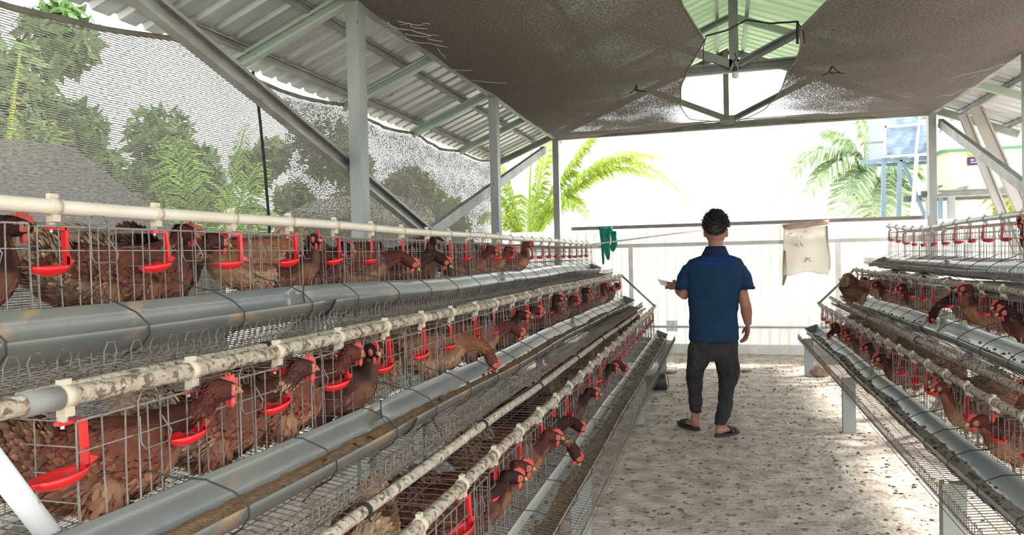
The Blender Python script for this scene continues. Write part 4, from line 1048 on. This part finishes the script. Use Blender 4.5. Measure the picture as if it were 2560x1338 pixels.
FD = {'L': Vector((-.62, .78, 0)), 'R': Vector((.62, .78, 0))}
for A, Ft, k in ((aL, footL, 'L'), (aR, footR, 'R')):
    d = FD[k].normalized(); s_ = Vector((-d.y, d.x, 0)); h0 = Ft+Vector((0, 0, .028))
    b.tube([A+Vector((0, 0, .05)), A, h0+Vector((0, 0, .045))], [.036, .033, .036], 12)
    rot = Matrix((d, s_, Vector((0, 0, 1)))).transposed()
    b.ell(h0-d*.01+Vector((0, 0, .024)), (.040, .032, .034), 12, 8, rot=rot)
    R = []
    for f, w_, h in ((-.045, .020, .016), (-.02, .031, .035), (.05, .034, .038), (.11, .042, .024), (.155, .044, .016), (.18, .036, .010)):
        c = h0+d*f+Vector((0, 0, h*.55)); R.append([c+s_*(w_*math.cos(2*PI*q/12))+Vector((0, 0, h*.7*math.sin(2*PI*q/12))) for q in range(12)])
    b.loft(R)
    for q in range(5):
        p = h0+d*.165+s_*((q-2)*.017)+Vector((0, 0, .006)); b.tube([p, p+d*(.03 if q != (0 if k == 'R' else 4) else .034)], [.0092, .007], 8)
body = b.build('body', 'skin', man); remesh(body, .0058, 3)
for sx in (-1, 1):
    b = MB(); b.ell((hc.x+sx*.03, Y0+.102, hc.z+.0), (.012, .008, .008), 8, 6); b.build('eye', 'paper', man)
# hair: cap with short ragged locks
b = MB(); rh = random.Random(3)
vs = []; n = 26; m = 14; fs = []
for i in range(m+1):
    for k in range(n):
        ph = 2*PI*k/n; back = -math.sin(ph)
        th = (i/m)*(1.15+.78*max(0, back)+.10*abs(math.cos(ph)))
        rr = 1+.030*rh.random()
        vs.append((hc.x+.088*math.sin(th)*math.cos(ph)*rr, Y0+.012+.108*math.sin(th)*math.sin(ph)*rr, hc.z+.006+.126*math.cos(th)*rr))
fs = [(i*n+k, (i+1)*n+k, (i+1)*n+(k+1) % n, i*n+(k+1) % n) for i in range(m) for k in range(n)]
b.add(vs, fs, smooth=True)
for q in range(2000):
    i = rh.randrange(0, m); k = rh.randrange(n); p = Vector(vs[i*n+k]); c = Vector((hc.x, Y0+.012, hc.z)); nn = (p-c).normalized()
    p += Vector((rh.uniform(-.01, .01), rh.uniform(-.01, .01), 0))
    tng = nn.cross(Vector((rh.uniform(-1, 1), rh.uniform(-1, 1), rh.uniform(-1, 1)))).normalized(); up = max(0, nn.z)
    L_ = (.018+.020*up)*rh.uniform(.7, 1.3); d = (nn*(.35+.5*up)+tng*.8+Vector((.2*up, -.1, -.5*(1-up)))).normalized()
    b.tube([p-nn*.004, p+d*L_*.6, p+d*L_+nn*.002], [.0042, .003, .0006], 3, False)
b.build('hair', 'hair', man)
# shirt
b = MB()
rows = [(633, 1764, 1813), (639, 1748, 1830), (648, 1722, 1852), (660, 1714, 1860), (685, 1714, 1859), (715, 1716, 1855), (750, 1721, 1849), (790, 1723, 1845), (825, 1721, 1846), (846, 1722, 1848), (853, 1726, 1844)]
b.loft(band(rows, [.062, .078, .092, .105, .122, .128, .122, .118, .122, .126, .122], .82), caps=True)
b.tube([W(1738, 668), W(1722, 676), W(1713, 695), W(1709, 722)], [.045, .056, .062, .063], 16); b.tube([W(1838, 668), W(1852, 676), W(1861, 695), W(1865, 722)], [.045, .056, .062, .061], 16)
sh = b.build('shirt', 'shirt', man); remesh(sh, .0085, 5)
tx = bpy.data.textures.new('cloth', 'CLOUDS'); tx.noise_scale = .11
dm = sh.modifiers.new('folds', 'DISPLACE'); dm.texture = tx; dm.strength = .022; dm.mid_level = .5; dm.texture_coords = 'LOCAL'
# yoke: back panel over the shoulders, and the collar
b = MB(); b.loft(band([(636, 1760, 1818), (641, 1744, 1834), (649, 1722, 1852), (658, 1722, 1854), (664, 1726, 1850)], [.072, .086, .099, .112, .116], .82)); yk = b.build('yoke', 'yoke', sh); remesh(yk, .009, 3)
b = MB(); b.loft(band([(642, 1752, 1824), (628, 1760, 1817), (616, 1766, 1812)], [.084, .072, .066], 1.0), caps=False); solid(b.build('collar', 'collar', sh), .008)
for (l, t_) in ((W(1709, 721), 1), (W(1865, 721), 1)):
    b = MB(); b.tube([l+Vector((0, 0, .014)), l-Vector((0, 0, .006))], [.0655, .0655], 16, False); solid(b.build('sleeve_hem', 'collar', sh), .003)
# trousers
b = MB(); b.loft(band([(838, 1727, 1843), (862, 1722, 1846), (885, 1719, 1845), (900, 1720, 1844)], [.108, .115, .115, .08], .9))
LT = {'L': [(872, 1720, 1783), (900, 1717, 1776), (925, 1716, 1762), (950, 1715, 1757), (975, 1720, 1755), (1000, 1722, 1755), (1022, 1724, 1755), (1031, 1727, 1754)],
      'R': [(872, 1781, 1846), (900, 1786, 1846), (925, 1792, 1850), (950, 1797, 1847), (975, 1796, 1836), (1005, 1795, 1833), (1040, 1788, 1826), (1062, 1788, 1814)]}
for k, dy in (('L', .10), ('R', -.08)):
    R = []
    for i, (py, l, r_) in enumerate(LT[k]):
        yy = MY+dy*(i/7)**1.5; a, c = at(l, py, y=yy)-MO, at(r_, py, y=yy)-MO; R.append(ring((a.x+c.x)/2, yy-MO.y+(.03 if i in (3, 4) else 0), (a.z+c.z)/2, (c.x-a.x)/2, [.105, .10, .088, .078, .07, .066, .058, .052][i], 18, .9))
    b.loft(R)
tr_ = b.build('trousers', 'jeans', man); remesh(tr_, .0085, 3)
tx2 = bpy.data.textures.new('denim', 'CLOUDS'); tx2.noise_scale = .055
dm = tr_.modifiers.new('folds', 'DISPLACE'); dm.texture = tx2; dm.strength = .022; dm.mid_level = .5
b = MB(); a = at(1842, 925, y=MY-.02)-MO; b.ell((a.x-.005, a.y, a.z), (.030, .07, .085), 12, 8); pk = b.build('cargo_pocket', 'jeans', tr_); pk.matrix_parent_inverse = Matrix()
for A, Ft, k in ((aL, footL, 'L'), (aR, footR, 'R')):
    d = FD[k].normalized(); s_ = Vector((-d.y, d.x, 0)); b = MB(); out = []
    for q in range(24):
        a_ = 2*PI*q/24; w_ = .050*(1+.12*math.cos(a_)); out.append(d*(.075+.135*math.cos(a_))+s_*(w_*math.sin(a_)))
    b.loft([[Ft+o_+Vector((0, 0, z)) for o_ in out] for z in (.004, .026)], smooth=False)
    sn = b.build('sandal', 'sandal', man)
    for f in (.085, .130):
        b = MB(); R = []
        for q in range(9):
            a_ = PI*q/8; c = Ft+d*f+s_*(.053*math.cos(a_))+Vector((0, 0, .018+.052*math.sin(a_)*(1-.25*(f > .1)))); R.append([c-d*.017, c+d*.017])
        vs = [p for r_ in R for p in r_]; b.add(vs, [(2*j, 2*j+1, 2*j+3, 2*j+2) for j in range(8)], smooth=True); solid(b.build('strap', 'sandal', sn), .005)
tag(man, 'person seen from behind in navy short-sleeved shirt, dark trousers and sandals in the aisle', 'person')
b = MB(); pts_ = [at(1644, 698, y=6.02), at(1652, 712, y=5.98), at(1686, 720, y=5.93), at(1683, 707, y=6.02)]
c = sum(pts_, Vector())/4
b.add([p-c for p in pts_], [(0, 1, 2, 3)]); o = solid(b.build('paper_sheet', 'paper'), .004); o.location = c
tag(o, 'small white card held in the left hand of the person', 'paper')
# bucket and stone on the floor
p = at(1640, 975, z=0); r = empty('bucket', (p.x, p.y, .085)); r.rotation_euler = (D(12), D(82), D(20))
b = MB(); b.tube([(0, 0, -.10), (0, 0, .10)], [.070, .092], 20, False); solid(b.build('bucket_body', 'black', r), .004)
b = MB(); b.tube([(0, 0, -.102), (0, 0, -.096)], [.070, .070], 20); b.build('bottom', 'black', r)
b = MB(); b.tube([(.09*math.cos(q*PI/8), .02, .10+.09*math.sin(q*PI/8)*.3) for q in range(9)], .003, 5); b.build('handle', 'darkwire', r)
tag(r, 'small dark bucket tipped over on the floor left of the person', 'bucket')
p = at(2050, 940, z=0); b = MB(); b.ell((0, 0, .05), (.13, .10, .075), 14, 9)
b.v = [tuple(Vector(v)*(1+.25*noise.noise(Vector(v)*14))) for v in b.v]; o = b.build('stone', 'stone'); o.location = p
tag(o, 'brown stone lump on the floor behind the farthest right rack leg', 'stone')
for px, py, tx in ((1865, 930, 'crumpled scrap of brown litter on the floor right of the person'), (1678, 934, 'small straw scrap on the floor by the far left rack leg')):
    p = at(px, py, z=0); b = MB(); b.ell((0, 0, .012), (.06, .035, .014), 10, 6); b.v = [tuple(Vector(v)*(1+.6*noise.noise(Vector(v)*40))) for v in b.v]; o = b.build('litter', 'stone'); o.location = p; tag(o, tx, 'litter')
# loose bits on the floor
b = MB(); rg = random.Random(11)
for k in range(1500):
    x = rg.uniform(-.8, 1.6); y = rg.uniform(2.2, 9.6)
    if abs(x-.15) < .35 and rg.random() < .5: continue
    q = rg.uniform(.003, .010); b.ell((x, y, q*.3), (q*rg.uniform(.8, 2), q, q*.5), 5, 3)
tag(b.build('floor_debris', 'clump'), 'dark crumbs of manure and soil scattered over the aisle floor', 'debris', None, 'stuff')
# ================================================================== OUTSIDE
def leafcol(rn, g): 
    v = rn.uniform(.7, 1.4); return tuple(c*v for c in g)
def frond(b, base, tip, arch, nl, ll, g, rn, droop=.8, rad=.03, spread=1.0):
    base, tip = Vector(base), Vector(tip); mid = (base+tip)/2+Vector((0, 0, arch)); N = 16; P = []
    for i in range(N+1):
        f = i/N; P.append(base*(1-f)**2+mid*2*f*(1-f)+tip*f*f)
    b.tube(P, [rad*(1-.85*i/N) for i in range(N+1)], 5, cols=[tuple(c*1.5 for c in g)]*(5*(N+1)))
    for k in range(nl):
        f = .12+.88*k/nl; x = f*N; i = min(N-1, int(x)); p = P[i].lerp(P[i+1], x-i); t = (P[i+1]-P[i]).normalized()
        sd_ = t.cross(Vector((0, 0, 1)))
        if sd_.length < .05: sd_ = Vector((1, 0, 0))
        sd_.normalize(); L_ = ll*(math.sin(PI*(.12+.80*f)))*rn.uniform(.75, 1.1)
        for sg in (-1, 1):
            d = (sd_*sg*.9*spread+t*.55+Vector((0, 0, rn.uniform(-.1, .35)))).normalized(); c = leafcol(rn, g)
            q1 = p+d*L_*.45; q2 = q1+(d+Vector((0, 0, -droop*rn.uniform(.7, 1.3)))).normalized()*L_*.55
            wv = t*.018*L_*2.0
            b.add([p-wv*.4, p+wv*.4, q1+wv, q1-wv, q2], [(0, 1, 2, 3), (3, 2, 4)], 0, [c]*5)
def palm(base, ht, fronds, label, g, ll=.5, nl=46, rad=.18, seed=1, group='palms around the shed', rf=.03):
    rn = random.Random(seed); r = empty('palm_tree', base)
    b = MB(); N = 14
    b.tube([(0, 0, -.3+(ht+.3)*i/N) for i in range(N+1)], [rad*(1+.10*(i % 2)) for i in range(N+1)], 10); b.build('trunk', 'trunk', r)
    for (tx, ty, tz), arch in fronds:
        b = MB(); frond(b, (rn.uniform(-.05, .05), rn.uniform(-.05, .05), ht), (tx, ty, ht+tz), arch, nl, ll, g, rn, rad=rf); b.build('frond', 'leaf', r, col=True)
    return tag(r, label, 'palm tree', group)
# palm behind the far left posts: fronds towards the places they reach in view
c0 = at(1318, 630, y=12.6); base = Vector((c0.x, 12.6, -.15)); H_ = c0.z+.15
T = lambda px, py, y=12.6: tuple(at(px, py, y=y)-Vector((c0.x, 12.6, c0.z)))
LF = [(T(1735, 520), 2.35), (T(1660, 400, 12.2), 1.3), (T(1500, 330), .5), (T(1330, 330), .3), (T(1240, 380), .2), (T(1480, 560, 12.0), 1.3), (T(1450, 440, 13), .9), (T(1215, 470), .5), (T(1380, 300, 13), .2), (T(1560, 300, 13), 1.0), (T(1200, 560, 12), .7), (T(1680, 470, 13.2), 1.6)]
palm(base, H_, LF, 'yellow-green palm with long arching fronds behind the far left posts', (.36, .46, .09), .55, 110, .22, 2, rf=.035)
c0 = at(2190, 470, y=14.5); T = lambda px, py, y=14.5: tuple(at(px, py, y=y)-Vector((c0.x, 14.5, c0.z)))
RF = [(T(1930, 520, 14), 1.6), (T(1985, 560, 13.8), 1.5), (T(1980, 400), .7), (T(2060, 330), .5), (T(2080, 580, 13.6), 1.2), (T(2150, 300), .3), (T(2250, 320), .3), (T(2180, 600, 13.5), 1.0), (T(2330, 380), .6), (T(2350, 520, 14), .9), (T(2040, 480), 1.1), (T(2270, 590, 13.8), .9), (T(2110, 420), .6), (T(2300, 450), .5)]
palm(Vector((c0.x, 14.5, -.15)), c0.z+.15, RF, 'pale green feathery palm behind the fence beside the tarp tower', (.52, .62, .42), .75, 100, .22, 3)
c0 = at(2520, 430, y=13.5); T = lambda px, py, y=13.5: tuple(at(px, py, y=y)-Vector((c0.x, 13.5, c0.z)))
palm(Vector((c0.x, 13.5, -.15)), c0.z+.15, [(T(2380, 540), .8), (T(2420, 420), .4), (T(2480, 340), .3), (T(2600, 360), .3), (T(2640, 500), .8), (T(2500, 560, 13), .8), (T(2560, 540, 12.8), .6), (T(2440, 480), .7), (T(2530, 300), .2)],
     'yellowish palm behind the cream tank at the far right', (.46, .50, .16), .6, 80, .2, 4)
# trees seen through the left net
def tree(base, ht, crown, n, label, g, seed, size=.12):
    rn = random.Random(seed); r = empty('tree', base); b = MB()
    b.tube([(0, 0, -.3), (.05, .1, ht*.5), (0, 0, ht)], [.10, .08, .05], 8); b.build('trunk', 'trunk', r)
    b = MB(); cl = [(Vector((rn.gauss(0, .38)*crown[0], rn.gauss(0, .38)*crown[1], ht+rn.gauss(0, .40)*crown[2])), rn.uniform(.25, .6)) for _ in range(16)]
    for k in range(n):
        c, rr = rn.choice(cl); d = Vector((rn.gauss(0, 1), rn.gauss(0, 1), rn.gauss(0, 1))).normalized(); p = c+d*rr*rn.random()**.35
        if p.z < .05: p.z = rn.uniform(.05, .6)
        a = Vector((rn.gauss(0, 1), rn.gauss(0, 1), rn.gauss(0, 1))).normalized(); e = a.cross(d)
        if e.length < .01: continue
        e.normalize(); s_ = size*rn.uniform(.6, 1.4); cc = leafcol(rn, g)
        b.add([p-a*s_, p+e*s_*.4, p+a*s_, p-e*s_*.4], [(0, 1, 2, 3)], 0, [cc]*4)
    b.build('foliage', 'leaf', r, col=True); return tag(r, label, 'tree', 'trees beyond the left net')
tree((-8.2, 3.2, -.2), 2.9, (2.0, 2.2, 2.1), 8000, 'dense green tree at the left photo edge behind the shade net', (.10, .17, .06), 21)
tree((-8.0, 6.2, -.2), 2.5, (1.8, 2.3, 1.9), 8000, 'bushy green tree right of the net palm, behind the shade net', (.11, .19, .06), 22)
tree((-8.6, 9.6, -.2), 2.6, (1.8, 2.6, 1.9), 8000, 'green tree behind the net where the hanging rope is', (.12, .20, .07), 23)
tree((-7.2, 12.6, -.2), 2.4, (1.8, 2.2, 1.8), 7000, 'olive tree behind the net near the first left post', (.14, .20, .08), 24)
tree((-9.5, 1.0, -.2), 3.4, (1.8, 2.0, 2.2), 7000, 'tall dark tree partly outside the left photo edge behind the net', (.08, .14, .05), 25)
tree((-7.0, 15.6, -.2), 2.4, (1.6, 1.8, 1.7), 6000, 'olive brown tree closing the view behind the far end of the net', (.22, .22, .12), 27)
tree((-6.2, 16.0, -.2), 1.9, (1.5, 1.5, 1.2), 3600, 'small bright bush beyond the end of the net by the second left post', (.16, .26, .07), 26)
palm(Vector((-6.4, 4.9, -.2)), 1.0, [((.1, -.5, 2.3), .4), ((.2, .3, 2.6), .3), ((-.2, .9, 2.1), .5), ((.3, -1.3, 1.6), .9), ((.1, 1.7, 1.3), .9), ((-1, .2, 2.0), .6), ((.5, 2.2, .5), 1.0), ((.2, -1.9, .6), 1.0)],
     'young palm with bright yellow-green stems behind the left shade net', (.30, .36, .05), .55, 44, .12, 7, rf=.05)
palm(Vector((-6.4, 8.0, -.2)), 1.1, [((.1, -.8, 2.0), .5), ((.2, .8, 1.9), .5), ((-.2, 1.6, 1.2), .8), ((.3, -1.6, 1.0), .9), ((.5, .1, 2.3), .3)],
     'second young palm behind the net near the hanging rope', (.20, .32, .06), .6, 44, .12, 8, rf=.045)
# low dark shed beyond the net
b = MB(); A = [at(-220, 325, x=-4.4), at(0, 350, x=-4.4), at(180, 372, x=-4.4), at(385, 528, x=-4.4), at(560, 680, x=-4.4)]
vs = [p for p in A]+[Vector((p.x-1.5, p.y, p.z-.1)) for p in A]; n_ = len(A)
fs = [(k, k+1, n_+k+1, n_+k) for k in range(n_-1)]
vs += [Vector((p.x, p.y, 0)) for p in A]; fs += [(k, 2*n_+k, 2*n_+k+1, k+1) for k in range(n_-1)]
b.add(vs, fs); tag(solid(b.build('dark_tarp_shelter', 'darktarp'), .03), 'dark sloping tarp shelter showing through the lower left of the net', 'shelter')
b = MB(); A = [at(870, 545, x=-4.2), at(890, 510, x=-4.2), at(950, 478, x=-4.2), at(1040, 505, x=-4.2), at(1075, 525, x=-4.2), at(1110, 600, x=-4.2)]
n_ = len(A); vs = A+[Vector((p.x-1, p.y, p.z-.1)) for p in A]+[Vector((p.x, p.y, 0)) for p in A]
b.add(vs, [(k, k+1, n_+k+1, n_+k) for k in range(n_-1)]+[(k, 2*n_+k, 2*n_+k+1, k+1) for k in range(n_-1)], smooth=True)
tag(solid(b.build('covered_heap', 'nethem'), .03), 'low brown covered heap showing through the net beside the first left post', 'heap')

# tarp tower
r = empty('tarp_tower', at(2270, 540, y=12.2)); o0 = Vector((r.location.x, 12.2, 0)); r.location = o0
def PX(px, py, y): return at(px, py, y=y)-o0
b = MB(); a, c = PX(2212, 396, 12.2), PX(2352, 250, 12.2); rings = []
z0, z1 = a.z, c.z+.25
def tp_(u, v):
    x = a.x+(c.x-a.x)*min(1, u*1.0); return (x+.02*noise.noise(Vector((u*5, v*4, 1))), .0+.05*noise.noise(Vector((u*6+v*4, v*7, 0)))+.02*math.sin((u-v)*22), z0+(z1-z0)*v)
b.grid(40, 40, tp_); b.grid(20, 30, lambda u, v: (c.x+.05*noise.noise(Vector((u*5, v*5, 3))), 1.2*u, z0+(z1-z0)*v)); b.grid(20, 30, lambda u, v: (a.x, 1.2*u, z0+(z1-z0)*v))
b.grid(6, 6, lambda u, v: (a.x+(c.x-a.x)*u, 1.2*v, z1+.0))
solid(b.build('tarp', 'tarp', r), .01)
b = MB(); b.prism(PX(2150, 405, 12.2), PX(2352, 395, 12.2), rprof(.05, .05), (0, 0, 1)); b.prism(PX(2150, 405, 12.2)+Vector((.2, .6, 0)), PX(2352, 395, 12.2)+Vector((0, .6, 0)), rprof(.05, .05), (0, 0, 1)); b.build('platform_edge', 'bluesteel', r)
b = MB(); b.prism(PX(2162, 358, 12.2), PX(2162, 408, 12.2), rprof(.025, .025), (1, 0, 0)); b.prism(PX(2162, 358, 12.2), PX(2210, 355, 12.2), rprof(.03, .03), (0, 0, 1)); b.build('guard_rail', 'darksteel', r)
for px0, px1 in ((2210, 2207), (2250, 2245), (2352, 2350)):
    b = MB(); p = PX(px0, 395, 12.2); q = PX(px1, 545, 12.2); q = p+(q-p)*2.6; q.z = -.1; b.prism(p, q, rprof(.06, .05), (1, 0, 0)); b.build('leg', 'bluesteel', r)
b = MB(); b.prism(PX(2255, 400, 12.25), PX(2320, 560, 12.25), rprof(.05, .04), (1, 0, 0)); b.build('diagonal', 'bluesteel', r)
b = MB()
for p, q in (((2212, 318), (2352, 306)), ((2212, 392), (2352, 384)), ((2212, 300), (2212, 395)), ((2300, 290), (2288, 395))): b.prism(PX(*p, 12.12), PX(*q, 12.12), rprof(.035, .03), (0, 0, 1) if abs(p[1]-q[1]) < 40 else (1, 0, 0))
b.build('pale_frame', 'palewhite', r)
b = MB(); b.prism(PX(2292, 385, 12.1), PX(2280, 560, 12.1), rprof(.05, .04), (1, 0, 0)); b.build('pale_prop', 'palewhite', r)
tag(r, 'tower of blue-grey steel legs carrying a box wrapped in blue-grey tarp beyond the fence', 'water tower')
# cream tank on its stand
r = empty('cream_tank', (at(2430, 470, y=11.6).x, 11.6, 0)); o0 = r.location.copy()
a, c = PX(2344, 470, 11.6), PX(2470, 375, 11.6); zb, zt = a.z-.02, c.z
def bx8(b, x0, x1, y0, y1, z0, z1, tp=0, sm=False):
    R = []
    for z, e in ((z0, tp), (z1, 0)):
        R.append([(x0+e+.06, y0+e, z), (x1-e-.06, y0+e, z), (x1-e, y0+e+.06, z), (x1-e, y1-e-.06, z), (x1-e-.06, y1-e, z), (x0+e+.06, y1-e, z), (x0+e, y1-e-.06, z), (x0+e, y0+e+.06, z)])
    b.loft(R, smooth=sm)
x0, x1 = a.x+.08, a.x+1.35
b = MB(); bx8(b, x0, x1, 0, .8, zb, zt, .05); b.build('tank_body', 'cream', r)
b = MB(); bx8(b, x0-.04, x1+.04, -.04, .84, zt, zt+.035); b.build('lid_rim', 'greenlid', r)
b = MB(); bx8(b, x0, x1, 0, .8, zt+.035, zt+.30, -.0); b.build('lid', 'palewhite', r)
b = MB(); p = PX(2420, 385, 11.55); b.tube([p+Vector((0, 0, .03)), p, p+Vector((.03, -.01, -.03)), p+Vector((.12, -.01, -.03))], .014, 6); b.build('handle', 'ochre', r)
b = MB(); p = PX(2432, 402, 11.58); b.box((p.x-.06, p.y-.01, p.z-.06), (p.x+.06, p.y+.03, p.z+.05)); b.box((p.x-.03, p.y-.014, p.z-.03), (p.x+.05, p.y-.008, p.z-.02), 1); b.box((p.x-.03, p.y-.014, p.z+.0), (p.x+.01, p.y-.008, p.z+.02), 1); b.build('label_plate', ['label', 'palewhite'], r)
tag(r, 'cream plastic tank with green rim and white lid on a steel stand beyond the fence', 'tank')
r = empty('tank_stand', (r.location.x, 11.4, 0)); o0 = r.location.copy()
b = MB(); z = zb-.01
b.prism((x0-.35, -.05, z-.07), (x1+.9, -.05, z-.07), cprof(.10, .06), (0, 0, 1)); b.prism((x0-.35, .95, z-.07), (x1+.9, .95, z-.07), cprof(.10, .06), (0, 0, 1)); b.prism((x0-.33, -.9, z-.06), (x0-.1, .95, z-.06), cprof(.09, .05), (0, 0, 1))
b.build('beam', 'galv', r)
for x in (x0-.25, x0+.02, x1+.4):
    b = MB(); b.prism((x, -.05, 0), (x, -.05, z-.12), cprof(.09, .06), (1, 0, 0)); b.build('leg', 'galvpost', r)
b = MB(); b.prism((x0+.5, .0, 1.0), (x1, .0, z-.1), cprof(.07, .05), (0, 0, 1)); b.build('brace', 'galv', r)
for x in (x0+.2, x0+.75, x1-.15):
    b = MB(); b.prism((x, -.15, z-.008), (x, 1.0, z-.008), rprof(.06, .02), (0, 0, 1)); b.build('slat', 'galvpost', r)
tag(r, 'grey channel steel stand under the cream tank', 'stand')
# leaning boards behind the right brace
for k, (p0, p1, w_, tx) in enumerate((((2408, 285), (2530, 590), .10, 'narrower rust-stained white board leaning in front of the cream tank'), ((2440, 270), (2590, 600), .135, 'wider rust-stained white board leaning right of the narrower one'))):
    a, c = at(*p0, y=9.55+k*.02), at(*p1, y=9.35+k*.02); d = (c-a).normalized(); c = a+d*((a.z-.02)/-d.z)
    b = MB(); b.prism(a, c, cprof(w_, .04, .006, .02), (1, 0, 0)); b.prism(a, c, rprof(w_*.9, .008), (1, 0, 0))
    tag(b.build('leaning_board', 'board'), tx, 'board', 'boards leaning on the right')
